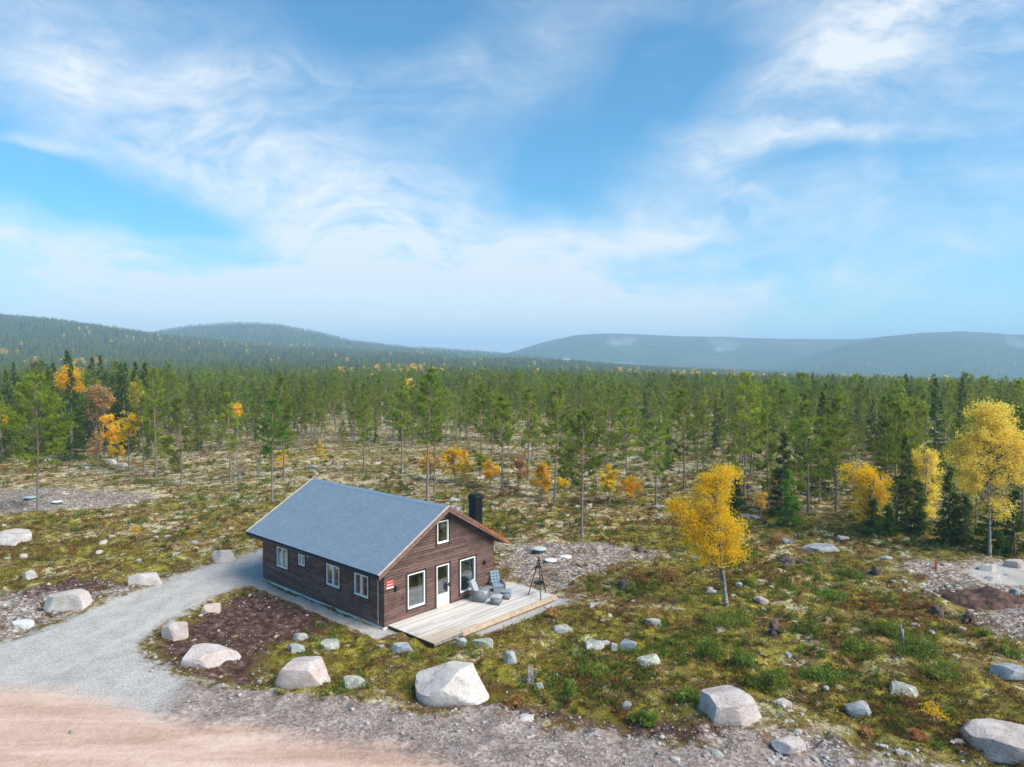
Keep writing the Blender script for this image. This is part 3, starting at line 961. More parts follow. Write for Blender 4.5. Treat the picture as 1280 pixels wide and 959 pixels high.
def clad_wall(L, top, openings, M4):
    """horizontal overlapping boards; local x along the wall, outside = -y, with openings (x0,x1,z0,z1);
    top(x) gives the wall head.  Inner lining 0.16 m behind."""
    bm = bmesh.new()
    zmax = max(top(L * k / 40) for k in range(41))
    GR = 0.026
    zs = {0.0, zmax}
    k = 0
    while k * BOARD < zmax:
        zs.add(round(k * BOARD, 5)); zs.add(round((k + 1) * BOARD - GR, 5)); k += 1
    for o in openings:
        zs.update((o[2], o[3]))
    zs.add(top(0)); zs.add(top(L))
    zs = sorted(z for z in zs if 0 <= z <= zmax)
    zs = [z for i, z in enumerate(zs) if i == 0 or z - zs[i - 1] > 1e-4]

    def face(pts):
        ps = []
        for p in pts:
            if not ps or (Vector(p) - Vector(ps[-1])).length > 1e-4:
                ps.append(p)
        if (Vector(ps[0]) - Vector(ps[-1])).length < 1e-4: ps.pop()
        if len(ps) > 2: bm.faces.new([bm.verts.new(p) for p in ps])
    for z0, z1 in zip(zs, zs[1:]):
        def ext(z):
            if z <= top(0) + 1e-6: return 0.0, L
            h = (z - top(0)) / SLOPE
            return h, L - h
        a0, b0 = ext(z0); a1, b1 = ext(z1)
        zc = (z0 + z1) / 2
        cuts = sorted((o[0], o[1]) for o in openings if o[2] < zc < o[3])
        spans = []
        l0, l1 = a0, a1
        for c0, c1 in cuts:
            spans.append((l0, l1, c0, c0)); l0 = l1 = c1
        spans.append((l0, l1, b0, b1))
        board = ((zc / BOARD) % 1.0) * BOARD < BOARD - GR
        y = -0.038 if board else 0.018
        for s0, s1, e0, e1 in spans:
            if e0 - s0 < 1e-4: continue
            face([(s0, y, z0), (e0, y, z0), (e1, y, z1), (s1, y, z1)])
            if board:
                face([(s0, 0.018, z0), (e0, 0.018, z0), (e0, y, z0), (s0, y, z0)])
                if e1 - s1 > 1e-4: face([(s1, y, z1), (e1, y, z1), (e1, 0.018, z1), (s1, 0.018, z1)])
            face([(e0, 0.16, z0), (s0, 0.16, z0), (s1, 0.16, z1), (e1, 0.16, z1)])
    for v in bm.verts:
        v.co = M4 @ v.co
    return bm


def frame_bm(x0, x1, z0, z1, t, y0, y1, M4, mullions=(), bars=()):
    bm = bmesh.new()
    bx(bm, x0, x0 + t, y0, y1, z0, z1); bx(bm, x1 - t, x1, y0, y1, z0, z1)
    bx(bm, x0 + t, x1 - t, y0, y1, z0, z0 + t); bx(bm, x0 + t, x1 - t, y0, y1, z1 - t, z1)
    for m in mullions:
        bx(bm, m - t * 0.75, m + t * 0.75, y0 - 0.004, y1, z0 + t, z1 - t)
    for z in bars:
        bx(bm, x0 + t, x1 - t, y0 + 0.01, y1, z - 0.02, z + 0.02)
    for v in bm.verts: v.co = M4 @ v.co
    return bm


def box_bm(x0, x1, y0, y1, z0, z1, M4=None, bevel=0.0):
    bm = bmesh.new()
    bx(bm, x0, x1, y0, y1, z0, z1, M4, bevel)
    return bm


def build_cabin():
    root = thing('cabin', 'dark brown timber cabin with blue grey gable roof and white windows', 'cabin', (HX, HY, 0), YAW)
    I = Matrix.Identity(4)
    # wall frames: gable (y=0), left (x=0), back (y=HL), right (x=HW); each maps wall-x, out=-y
    M_g = I
    M_l = Matrix.Translation((0, HL, 0)) @ Matrix.Rotation(-math.pi / 2, 4, 'Z')       # wall x from back to front
    M_b = Matrix.Translation((HW, HL, 0)) @ Matrix.Rotation(math.pi, 4, 'Z')
    M_r = Matrix.Translation((HW, 0, 0)) @ Matrix.Rotation(math.pi / 2, 4, 'Z')
    WALL_TOP = roof_z(0) - 0.20

    def flat(x): return WALL_TOP
    def gable(x): return WALL_TOP + SLOPE * min(x, HW - x)
    g_win = [(1.36, 2.41, 0.50, 2.11), (4.74, 5.81, 0.44, 2.09), (3.22, 3.95, 3.23, 4.30)]
    g_door = (3.17, 3.99, 0.02, 2.12)
    l_win = [(HL - 9.32, HL - 8.24, 1.04, 2.09), (HL - 7.13, HL - 6.56, 1.54, 2.09), (HL - 4.55, HL - 3.44, 1.06, 2.09), (HL - 2.20, HL - 1.12, 1.10, 2.11)]
    obj('wall', clad_wall(HW, gable, g_win + [g_door], M_g), M['siding'], root)
    obj('wall', clad_wall(HL, flat, l_win, M_l), M['siding'], root)
    obj('wall', clad_wall(HW, gable, [], M_b), M['siding'], root)
    obj('wall', clad_wall(HL, flat, [(3.0, 4.4, 0.9, 2.1)], M_r), M['siding'], root)
    # corner boards
    for (cx, cy) in ((0, 0), (HW, 0), (0, HL), (HW, HL)):
        s = -1 if cx == 0 else 1; s2 = -1 if cy == 0 else 1
        bm = bmesh.new()
        x0, x1 = sorted((cx + s * 0.036, cx - s * 0.11)); y0, y1 = sorted((cy + s2 * 0.036, cy - s2 * 0.11))
        bx(bm, x0, x1, y0, y1, 0.0, WALL_TOP - 0.03, bevel=0.006)
        obj('corner_board', bm, M['trim'], root)
    # foundation and floor
    bm = bmesh.new(); bx(bm, -0.05, HW + 0.05, -0.03, HL + 0.05, -0.6, -0.003)
    obj('foundation', bm, M['concrete'], root)
    bm = bmesh.new(); bx(bm, 0.17, HW - 0.17, 0.17, HL - 0.17, 0.02, 0.06)
    bx(bm, 0.17, HW - 0.17, 3.6, 3.7, 0.06, 2.6)
    bx(bm, 0.17, HW - 0.17, 0.17, HL - 0.17, 2.62, 2.66)
    obj('interior', bm, M['interior'], root)

    # windows
    def window(o, M4, mull=(), bars=(), trim=True, curtain=None, door=False):
        x0, x1, z0, z1 = o
        fr = obj('window', frame_bm(x0, x1, z0, z1, 0.050, -0.056, 0.05, M4, mull, bars), M['white'], root)
        obj('pane', box_bm(x0 + 0.05, x1 - 0.05, 0.0, 0.012, z0 + 0.05, z1 - 0.05, M4), M['glass'], fr)
        if curtain:
            for c0, c1, d0, d1, mt in curtain:
                bm = bmesh.new()
                n = max(6, int((c1 - c0) / 0.035))
                xs = [c0 + (c1 - c0) * i / n for i in range(n + 1)]
                prof = [(x, 0.12 + 0.018 * math.sin(i * 2.1)) for i, x in enumerate(xs)]
                lo = [bm.verts.new((x, y, d0)) for x, y in prof]; hi = [bm.verts.new((x, y, d1)) for x, y in prof]
                lo2 = [bm.verts.new((x, y + 0.006, d0)) for x, y in prof]; hi2 = [bm.verts.new((x, y + 0.006, d1)) for x, y in prof]
                for i in range(n):
                    bm.faces.new((lo[i], lo[i + 1], hi[i + 1], hi[i])); bm.faces.new((hi2[i], hi2[i + 1], lo2[i + 1], lo2[i]))
                for v in bm.verts: v.co = M4 @ v.co
                obj('curtain', bm, M[mt], fr)
        bm = bmesh.new()
        bx(bm, x0 - 0.115, x0 - 0.003, -0.046, 0.0, z0 - 0.16, z1 + 0.10)
        bx(bm, x1 + 0.003, x1 + 0.115, -0.046, 0.0, z0 - 0.16, z1 + 0.10)
        bx(bm, x0 - 0.003, x1 + 0.003, -0.044, 0.0, z1 + 0.003, z1 + 0.085)
        bx(bm, x0 - 0.003, x1 + 0.003, -0.044, 0.0, z0 - 0.085, z0 - 0.003)
        for v in bm.verts: v.co = M4 @ v.co
        obj('frame', bm, M['trim'], fr)
        bm = box_bm(x0 - 0.002, x1 + 0.002, -0.075, -0.0535, z0 - 0.022, z0 + 0.006, M4)
        obj('sill', bm, M['white'], fr)
        return fr
    window(g_win[0], M_g, curtain=[(2.16, 2.36, 0.56, 2.06, 'curtain')])
    window(g_win[1], M_g, curtain=[(4.80, 5.55, 1.30, 2.05, 'blind'), (5.5, 5.76, 0.5, 2.04, 'curtain')])
    window(g_win[2], M_g, curtain=[(3.76, 3.90, 3.29, 4.25, 'curtain')])
    for o in (l_win[0], l_win[2], l_win[3]):
        m = (o[0] + o[1]) / 2
        window(o, M_l, mull=(m,), curtain=[(o[0] + 0.07, m - 0.06, o[2] + 0.05, o[3] - 0.05, 'curtain')])
    window(l_win[1], M_l, bars=(), mull=((l_win[1][0] + l_win[1][1]) / 2,), curtain=[(l_win[1][0] + 0.06, l_win[1][1] - 0.06, l_win[1][2] + 0.05, l_win[1][3] - 0.05, 'curtain')])
    window((3.0, 4.4, 0.9, 2.1), M_r, mull=(3.7,))
    # door
    x0, x1, z0, z1 = g_door
    bm = frame_bm(x0, x1, z0 + 0.07, z1, 0.055, -0.05, 0.06, M_g)
    d = obj('door', bm, M['doorwhite'], root)
    bm = bmesh.new(); bx(bm, x0 + 0.06, x1 - 0.06, -0.032, 0.02, z0 + 0.13, 0.68); bx(bm, x0 + 0.14, x1 - 0.14, -0.038, -0.033, 0.22, 0.60)
    obj('door_panel', bm, M['doorwhite'], d)
    obj('pane', box_bm(x0 + 0.055, x1 - 0.055, -0.004, 0.010, 0.68, z1 - 0.05), M['glass'], d)
    bm = bmesh.new(); bx(bm, x1 - 0.055, x1 - 0.03, -0.09, -0.05, 0.98, 1.16, bevel=0.004); bx(bm, x1 - 0.16, x1 - 0.04, -0.10, -0.08, 1.06, 1.085, bevel=0.004)
    obj('handle', bm, M['darkmetal'], d)
    bm = bmesh.new()
    bx(bm, x0 - 0.12, x0 - 0.003, -0.046, 0, 0.06, z1 + 0.10); bx(bm, x1 + 0.003, x1 + 0.12, -0.046, 0, 0.06, z1 + 0.10); bx(bm, x0 - 0.003, x1 + 0.003, -0.044, 0, z1 + 0.003, z1 + 0.085)
    obj('frame', bm, M['trim'], d)
    bm = bmesh.new(); bx(bm, x0 - 0.04, x1 + 0.04, -0.10, 0.05, 0.061, 0.0885)
    obj('threshold', bm, M['newwood'], d)

    # roof: two slabs, with UVs for the shingle courses
    oF, oB, oe, th = 0.48, 0.66, 0.637, 0.15
    xc = HW / 2
    bm = bmesh.new()
    uvl = bm.loops.layers.uv.new('UVMap')
    ca = math.cos(math.atan(SLOPE))

    def quad(ps, uvs=None):
        f = bm.faces.new([bm.verts.new(p) for p in ps])
        for lp, uv in zip(f.loops, uvs or [(0, 0)] * 4): lp[uvl].uv = uv
        return f
    ya, yb = -oF, HL + oB
    for s in (-1, 1):
        xe = xc + s * (xc + oe)
        ze = roof_z(xe)
        run = (xc + oe) / ca
        top = [(xc, ya, 5.08), (xc, yb, 5.08), (xe, yb, ze), (xe, ya, ze)]
        uv = [(ya, run), (yb, run), (yb, 0), (ya, 0)]
        bot = [(x, y, z - th) for x, y, z in top]
        if s < 0:
            quad(top, uv); quad(bot[::-1])
        else:
            quad(top[::-1], uv[::-1]); quad(bot)
        quad([top[3], top[2], bot[2], bot[3]]); quad([top[0], top[3], bot[3], bot[0]]); quad([top[2], top[1], bot[1], bot[2]])
    bmesh.ops.remove_doubles(bm, verts=bm.verts, dist=1e-5)
    bmesh.ops.recalc_face_normals(bm, faces=bm.faces)
    roof = obj('roof', bm, M['shingle'], root)
    # ridge cap
    bm = bmesh.new()
    prism(bm, [(xc - 0.17, 5.08 - 0.17 * SLOPE + 0.012), (xc, 5.105), (xc + 0.17, 5.08 - 0.17 * SLOPE + 0.012), (xc + 0.17, 5.08 - 0.17 * SLOPE + 0.004), (xc, 5.085), (xc - 0.17, 5.08 - 0.17 * SLOPE + 0.004)], ya + 0.02, yb - 0.02)
    obj('ridge_cap', bm, M['ridge'], roof)
    # soffit lining (dark) just under the slabs, between wall and eave, and rake boards
    ang = math.atan(SLOPE)
    for s in (-1, 1):
        for (y0, y1, front) in ((ya - 0.03, ya - 0.001, True), (yb + 0.001, yb + 0.03, False)):
            bm = bmesh.new()
            xe = xc + s * (xc + oe)
            a = [(xc, 5.08 - 0.01), (xe, roof_z(xe) - 0.01), (xe, roof_z(xe) - 0.24), (xc, 5.08 - 0.27)]
            prism(bm, a, y0, y1)
            o = obj('bargeboard', bm, M['rakebrown'], roof)
            # second, outer strip higher on the board
            bm = bmesh.new()
            yy0, yy1 = (y0 - 0.024, y0 - 0.001) if front else (y1 + 0.001, y1 + 0.024)
            a = [(xc, 5.08 + 0.012), (xe + s * 0.02, roof_z(xe) + 0.0), (xe + s * 0.02, roof_z(xe) - 0.12), (xc, 5.08 - 0.115)]
            prism(bm, a, yy0, yy1)
            obj('trim_board', bm, M['rakebrown'], o)
            # cap lath over the edge
            bm = bmesh.new()
            yc0, yc1 = (y0 - 0.03, y1 + 0.045) if front else (y0 - 0.045, y1 + 0.03)
            a = [(xc, 5.08 + 0.036), (xe + s * 0.03, roof_z(xe) + 0.024), (xe + s * 0.03, roof_z(xe) + 0.006), (xc, 5.08 + 0.016)]
            prism(bm, a, yc0, yc1)
            obj('cap_lath', bm, M['palewood'] if s < 0 else M['orangewood'], o)
        if s > 0:   # lower half of the right front board is fresher, orange timber
            bm = bmesh.new()
            xa, xb = xc + 2.05, xc + (xc + oe) + 0.022
            prism(bm, [(xa, roof_z(xa) + 0.006), (xb, roof_z(xb) - 0.002), (xb, roof_z(xb) - 0.205), (xa, roof_z(xa) - 0.118)], ya - 0.064, ya - 0.056)
            obj('orange_board', bm, M['orangewood'], roof)
    # eave fascia and gutters
    for s in (-1, 1):
        xe = xc + s * (xc + oe)
        ze = roof_z(xe)
        bm = bmesh.new()
        x0, x1 = sorted((xe + s * 0.001, xe + s * 0.025))
        bx(bm, x0, x1, ya, yb, ze - 0.21, ze - 0.01)
        fa = obj('fascia', bm, M['darkmetal'], roof)
        bm = bmesh.new()
        cx, r = xe + s * 0.085, 0.058
        prof = [(cx + r * math.cos(t), ze - 0.075 + r * math.sin(t)) for t in np.linspace(math.pi, 2 * math.pi, 9)]
        prof += [(cx + (r - 0.008) * math.cos(t), ze - 0.075 + (r - 0.008) * math.sin(t)) for t in np.linspace(2 * math.pi, math.pi, 9)]
        prism(bm, prof, ya + 0.04, yb - 0.04)
        obj('gutter', bm, M['darkmetal'], fa)
        # eave soffit boards
        bm = bmesh.new()
        xw = -0.03 if s < 0 else HW + 0.03
        x0, x1 = sorted((xe, xw))
        prism(bm, [(xe, ze - th - 0.004), (xw, roof_z(xw) - th - 0.004), (xw, roof_z(xw) - th - 0.022), (xe, ze - th - 0.022)], ya + 0.002, yb - 0.002)
        obj('soffit', bm, M['trim'], roof)
    # thin downpipe near the front left corner
    bm = bmesh.new()
    tube(bm, [(-0.085, 0.32, 0.1), (-0.085, 0.32, 2.2), (-0.3, 0.32, 2.42), (-0.66, 0.32, 2.50)], 0.022, 8)
    obj('downpipe', bm, M['pipe'], root)
    # chimney
    cx, cy, w = 6.47, 0.58, 0.295
    bm = bmesh.new()
    bx(bm, cx - w, cx + w, cy - w, cy + w, roof_z(cx) - 0.35, 5.02, bevel=0.17)
    ch = obj('chimney', bm, M['chimney'], root)
    bm = bmesh.new()
    bx(bm, cx - w - 0.015, cx + w + 0.015, cy - w - 0.015, cy + w + 0.015, 4.80, 5.12, bevel=0.12)
    bx(bm, cx - w + 0.06, cx + w - 0.06, cy - w + 0.06, cy + w - 0.06, 5.10, 5.15, bevel=0.02)
    obj('chimney_cap', bm, M['chimney'], ch)
    # wall lamps, outlet, vent, sign
    for (lx, lz) in ((0.63, 1.63), (6.46, 1.62)):
        bm = bmesh.new(); bx(bm, lx - 0.055, lx + 0.055, -0.15, -0.03, lz - 0.10, lz + 0.10, bevel=0.012); bx(bm, lx - 0.04, lx + 0.04, -0.05, 0.0, lz - 0.13, lz + 0.13, bevel=0.008)
        obj('wall_lamp', bm, M['black'], root)
    bm = bmesh.new(); bx(bm, 1.0, 1.08, -0.07, 0.0, 1.07, 1.17, bevel=0.01)
    obj('outlet_box', bm, M['black'], root)
    yv = 6.19
    bm = bmesh.new(); bx(bm, -0.10, 0.0, yv - 0.085, yv + 0.085, 2.09, 2.26, bevel=0.012)
    obj('wall_vent', bm, M['white'], root)
    bm = bmesh.new(); bx(bm, 0.11, 0.52, -0.052, -0.03, 1.72, 2.09, bevel=0.006)
    sg = obj('sign', bm, M['red'], root)
    bm = bmesh.new()
    bx(bm, 0.118, 0.512, -0.056, -0.0525, 1.728, 1.80)
    # the white scrawl of lettering, too small to be read in the photograph
    xs = np.linspace(0.15, 0.48, 15)
    zz = [1.885, 1.93, 1.89, 1.95, 1.90, 1.92, 1.885, 1.925, 1.89, 1.94, 1.90, 1.93, 1.895, 1.92, 1.90]
    for i in range(14):
        d_ = Vector((xs[i + 1] - xs[i], 0, zz[i + 1] - zz[i])); n_ = Vector((-d_.z, 0, d_.x)).normalized() * 0.012
        p0, p1 = Vector((xs[i], -0.0535, zz[i])), Vector((xs[i + 1], -0.0535, zz[i + 1]))
        vs = [p0 - n_, p1 - n_, p1 + n_, p0 + n_]
        bm.faces.new([bm.verts.new(v) for v in vs])
    bx(bm, 0.16, 0.47, -0.0545, -0.0525, 2.03, 2.045)
    obj('lettering', bm, M['signwhite'], sg)
    return root


build_cabin()


# ------------------------------------------------------------------ deck
def build_deck():
    root = thing('wooden_deck', 'pale weathered wooden terrace deck in front of the cabin gable', 'deck', (HX, HY, 0), YAW)
    X0, X1, Y0, Y1 = 0.20, 8.56, -3.20, -0.045
    bm = bmesh.new()
    y = Y0
    while y < Y1 - 0.02:
        y1 = min(y + 0.119, Y1)
        cut = X0 + ((y * 7.31) % 1.0) * 3.0 + 1.6
        xs = [X0]
        while cut < X1 - 0.8:
            xs.append(cut); cut += 3.6
        xs.append(X1)
        for a, b_ in zip(xs, xs[1:]):
            bx(bm, a + 0.002, b_ - 0.002, y, y1, 0.026, 0.058)
        y += 0.125
    # strip beside the house on the right
    bx(bm, HW + 0.10, X1, -0.04, 0.20, 0.026, 0.058)
    obj('boards', bm, M['deck'], root)
    bm = bmesh.new()
    bx(bm, X0 + 0.02, X1 - 0.02, Y0 + 0.035, Y0 + 0.08, -0.13, 0.024)
    bx(bm, X0 + 0.02, X0 + 0.065, Y0 + 0.08, Y1, -0.13, 0.024)
    bx(bm, X1 - 0.065, X1 - 0.02, Y0 + 0.08, 0.18, -0.13, 0.024)
    for k in range(13):
        x = X0 + 0.6 + k * 0.6
        bx(bm, x, x + 0.045, Y0 + 0.08, Y1 - 0.01, -0.13, 0.024)
    obj('joists', bm, M['trim'], root)
    bm = bmesh.new()
    bx(bm, 1.9, X1 + 0.012, Y0 - 0.034, Y0 - 0.004, -0.12, 0.070)
    obj('front_board', bm, M['newwood'], root)
    bm = bmesh.new()
    bx(bm, X0, 1.885, Y0 - 0.032, Y0 - 0.004, -0.07, 0.056)
    obj('front_board', bm, M['orangewood'] if False else M['deadwood'], root)
    bm = bmesh.new()
    bx(bm, 1.9, X1 + 0.01, Y0 + 0.001, Y0 + 0.125, 0.0605, 0.082)
    obj('edge_strip', bm, M['newwood'], root)
    for x in (0.5, 2.5, 4.5, 6.5, 8.3):
        for y in (-3.0, -1.6):
            bm = bmesh.new(); bx(bm, x, x + 0.1, y, y + 0.1, -0.75, -0.132)
            obj('post', bm, M['trim'], root)


build_deck()
DECK_Z = 0.058


def on_deck(x, y, ang=0.0):
    p = hl(x, y)
    return (p[0], p[1], DECK_Z), YAW + ang


def build_furniture():
    # wicker recliner: faces local -y
    def armchair(label, x, y, ang, cush):
        loc, rz = on_deck(x, y, ang)
        r = thing('wicker_armchair', label, 'armchair', loc, rz, 'wicker armchairs on the deck')
        r.scale = (0.90, 0.90, 0.97)
        bm = bmesh.new()
        prof = [(-0.34, 0.02), (0.36, 0.02), (0.34, 0.20), (0.31, 0.33), (-0.34, 0.33)]
        # profile is (y,z): front at -y
        a = [bm.verts.new((-0.30, yy, zz)) for yy, zz in prof]; b = [bm.verts.new((0.30, yy, zz)) for yy, zz in prof]
        bm.faces.new(a); bm.faces.new(b[::-1])
        for i in range(5): bm.faces.new((a[i], b[i], b[(i + 1) % 5], a[(i + 1) % 5]))
        bmesh.ops.recalc_face_normals(bm, faces=bm.faces)
        obj('base', bm, M['wicker'], r)
        for s in (-1, 1):
            bm = bmesh.new()
            side = [(-0.38, 0.0), (0.34, 0.0), (0.37, 0.30), (0.34, 0.57), (0.10, 0.605), (-0.20, 0.60), (-0.36, 0.55), (-0.41, 0.44), (-0.40, 0.2)]
            xs = (s * 0.305, s * 0.385)
            a = [bm.verts.new((xs[0], yy, zz)) for yy, zz in side]; b = [bm.verts.new((xs[1] + s * 0.02 * (zz / 0.6), yy, zz)) for yy, zz in side]
            n = len(side)
            bm.faces.new(a); bm.faces.new(b[::-1])
            for i in range(n): bm.faces.new((a[i], b[i], b[(i + 1) % n], a[(i + 1) % n]))
            bmesh.ops.recalc_face_normals(bm, faces=bm.faces)
            bmesh.ops.bevel(bm, geom=bm.edges[:], offset=0.018, segments=2, affect='EDGES')
            obj('armrest', bm, M['wicker'], r, True)
        MB = Matrix.Translation((0, 0.24, 0.34)) @ Matrix.Rotation(R(-24), 4, 'X')
        bm = bmesh.new(); bx(bm, -0.31, 0.31, 0.0, 0.06, 0.0, 0.74, MB, bevel=0.028)
        obj('backrest', bm, M['wicker'], r, True)
        bm = bmesh.new(); bx(bm, -0.29, 0.29, -0.36, 0.24, 0.33, 0.45, bevel=0.04)
        obj('seat_cushion', bm, M[cush], r, True)
        bm = bmesh.new()
        for i in range(3):
            for j in range(4):
                bx(bm, -0.285 + i * 0.19, -0.285 + (i + 1) * 0.19, -0.115, -0.002, 0.08 + j * 0.165, 0.08 + (j + 1) * 0.165, MB, bevel=0.035)
        obj('back_cushion', bm, M[cush], r, True)
        return r
    armchair('grey wicker recliner nearer the cabin window, turned sideways with pale cushion', 5.42, -0.80, R(24), 'cushionp')
    armchair('grey wicker recliner facing out from the gable corner with blue grey cushion', 6.95, -0.52, R(-24), 'cushion')

    def stool(label, x, y, ang, cush):
        loc, rz = on_deck(x, y, ang)
        r = thing('wicker_footstool', label, 'footstool', loc, rz, 'wicker footstools on the deck')
        bm = bmesh.new()
        prof = [(-0.22, 0.03), (0.22, 0.03), (0.25, 0.33), (-0.25, 0.33)]
        a = [bm.verts.new((-0.24, yy, zz)) for yy, zz in prof]; b = [bm.verts.new((0.24, yy, zz)) for yy, zz in prof]
        bm.faces.new(a); bm.faces.new(b[::-1])
        for i in range(4): bm.faces.new((a[i], b[i], b[(i + 1) % 4], a[(i + 1) % 4]))
        bmesh.ops.recalc_face_normals(bm, faces=bm.faces)
        bmesh.ops.bevel(bm, geom=bm.edges[:], offset=0.02, segments=2, affect='EDGES')
        obj('base', bm, M['wicker'], r, True)
        for sx in (-0.2, 0.2):
            for sy in (-0.19, 0.19):
                bm = bmesh.new(); bx(bm, sx - 0.02, sx + 0.02, sy - 0.02, sy + 0.02, 0.0, 0.045)
                obj('leg', bm, M['black'], r)
        bm = bmesh.new(); bx(bm, -0.25, 0.25, -0.26, 0.26, 0.322, 0.42, bevel=0.035)
        obj('seat_cushion', bm, M[cush], r, True)
    stool('wicker footstool with pale grey cushion nearest the front edge of the deck', 5.60, -1.75, R(25), 'cushionp')
    stool('wicker footstool with grey blue cushion in front of the recliner by the corner', 6.52, -1.55, R(30), 'cushion')
    # small side table
    loc, rz = on_deck(6.22, -0.62, R(10))
    r = thing('side_table', 'small low wicker side table between the two recliners', 'table', loc, rz)
    bm = bmesh.new(); bx(bm, -0.22, 0.22, -0.22, 0.22, 0.42, 0.455, bevel=0.008)
    obj('tabletop', bm, M['wicker'], r)
    bm = bmesh.new(); bx(bm, -0.20, 0.20, -0.20, 0.20, 0.14, 0.165)
    obj('shelf', bm, M['wicker'], r)
    for sx in (-0.19, 0.19):
        for sy in (-0.19, 0.19):
            bm = bmesh.new(); bx(bm, sx - 0.018, sx + 0.018, sy - 0.018, sy + 0.018, 0.0, 0.42)
            obj('leg', bm, M['wicker'], r)
    # cooking tripod and pan
    cx, cy = 7.93, -2.55
    loc, rz = on_deck(cx, cy)
    r = thing('cooking_tripod', 'tall black iron tripod standing near the front corner of the deck', 'tripod', loc, rz)
    feet = [(7.71 - cx, -2.03 - cy), (7.50 - cx, -3.05 - cy), (8.50 - cx, -2.55 - cy)]
    top = Vector((0, 0, 1.86))
    for i, (fx, fy) in enumerate(feet):
        bm = bmesh.new()
        f = Vector((fx, fy, 0.012))
        t0 = top + Vector((-fx * 0.08, -fy * 0.08, 0.10))
        tube(bm, [f, f.lerp(top, 0.5), top + Vector((fx, fy, 0)) * 0.04, t0], [0.025, 0.025, 0.025, 0.018], 8)
        obj('leg', bm, M['iron'], r)
    bm = bmesh.new(); lathe(bm, [(0.05, 1.80), (0.07, 1.83), (0.07, 1.86), (0.05, 1.89)], 12)
    obj('collar', bm, M['iron'], r)
    bm = bmesh.new()
    z = 1.5
    pts = [Vector((f[0], f[1], 0)).lerp(Vector((0, 0, 1.86)), 0.78) for f in feet]
    for i in range(3):
        tube(bm, [pts[i], pts[(i + 1) % 3]], 0.008, 6)
    obj('brace', bm, M['iron'], r)
    pan = thing('fire_pan', 'round black grill pan hanging on chains inside the iron tripod', 'grill pan', (loc[0], loc[1], DECK_Z + 0.66), rz)
    bm = bmesh.new(); lathe(bm, [(0.06, -0.07), (0.19, -0.045), (0.27, 0.02), (0.285, 0.055), (0.275, 0.055), (0.255, 0.025), (0.18, -0.035), (0.05, -0.055)], 32)
    obj('pan', bm, M['iron'], pan, True)
    for k in range(3):
        bm = bmesh.new(); a = k * 2.094 + 0.4
        tube(bm, [(0.277 * math.cos(a), 0.277 * math.sin(a), 0.05), (0, 0, 1.0), (0, 0, 1.14)], 0.006, 6)
        obj('chain', bm, M['iron'], pan)


build_furniture()

# ------------------------------------------------------------------ manhole lids, stake, slabs
def build_lids():
    specs = [(674, 692, 0.44, 0.34, 'lid', 'wide round grey green tank lid behind the deck tripod, furthest of three'),
             (688.5, 703, 0.38, 0.20, 'lidpale', 'pale round tank lid lowest of the three beside the tripod top'),
             (707, 697, 0.38, 0.10, 'lidpale', 'pale round tank lid lying flattest, rightmost of the three behind the deck'),
             (38, 624, 0.50, 0.22, 'lid', 'round grey green tank lid left of the lone pine trunk'),
             (71, 629, 0.42, 0.26, 'lidpale', 'pale round stacked tank lid right of the lone pine trunk')]
    for px, py, r, h, mt, lab in specs:
        p = at(px, py); z = tz(*p)
        t = thing('tank_lid', lab, 'tank lid', (p[0], p[1], z - 0.03))
        bm = bmesh.new(); lathe(bm, [(r * 0.9, -0.1), (r * 0.92, h - 0.07)], 28)
        obj('collar', bm, M['lidside'], t)
        bm = bmesh.new(); lathe(bm, [(r, h - 0.07), (r, h - 0.02), (r * 0.93, h), (r * 0.5, h + 0.02), (r * 0.1, h + 0.03)], 28)
        obj('lid', bm, M[mt], t)
    p = at(1170, 712); z = tz(*p)
    bm = bmesh.new(); bx(bm, -0.035, 0.035, -0.035, 0.035, -0.1, 0.60); bx(bm, -0.05, 0.05, -0.045, -0.0355, 0.42, 0.58)
    o = obj('marker_stake', bm, M['stake']); o.location = (p[0], p[1], z)
    tag(o, 'short red marker stake in the stony ground left of the gravel pad', 'stake')


build_lids()

# ------------------------------------------------------------------ boulders
def ico(sub):
    bm = bmesh.new()
    bmesh.ops.create_icosphere(bm, subdivisions=sub, radius=1.0)
    bm.verts.ensure_lookup_table()
    V = np.array([v.co[:] for v in bm.verts]); Fc = np.array([[v.index for v in f.verts] for f in bm.faces])
    bm.free()
    return V, Fc


ICO = {k: ico(k) for k in (1, 2, 3, 4, 5)}


def rock_mesh(seed, w, d, h, mat, sub=4, cuts=14, rough=0.03, flat=False):
    r = np.random.default_rng(seed)
    V, Fc = ICO[sub]
    V = V.copy()
    # superellipsoid: blocky start
    V = np.sign(V) * np.abs(V) ** 0.62
    for k in range(cuts):
        n = r.normal(size=3)
        n[2] = abs(n[2]) * (0.32 if k % 3 else 5.0)
        n /= np.linalg.norm(n)
        off = r.uniform(0.58, 0.84)
        s = V @ n - off
        V = V - np.outer(np.maximum(s, 0) * 0.97, n)
    # lumps
    for k in range(7):
        dvec = r.normal(size=3); dvec *= r.uniform(2, 7) / np.linalg.norm(dvec)
        V = V * (1 + rough * 0.32 * np.sin(V @ dvec + r.uniform(0, 6))[:, None])
    V = V + r.normal(size=V.shape) * rough * 0.10
    V /= np.abs(V).max(0)
    V = V * np.array([w / 2, d / 2, h / 2]) + np.array([0, 0, h * 0.22])
    me = np_mesh('boulder', V, Fc, [mat], smooth=False)
    me.polygons.foreach_set('use_smooth', np.ones(len(Fc), bool))
    try:
        me.set_sharp_from_angle(angle=R(20))
    except Exception:
        pass
    return me


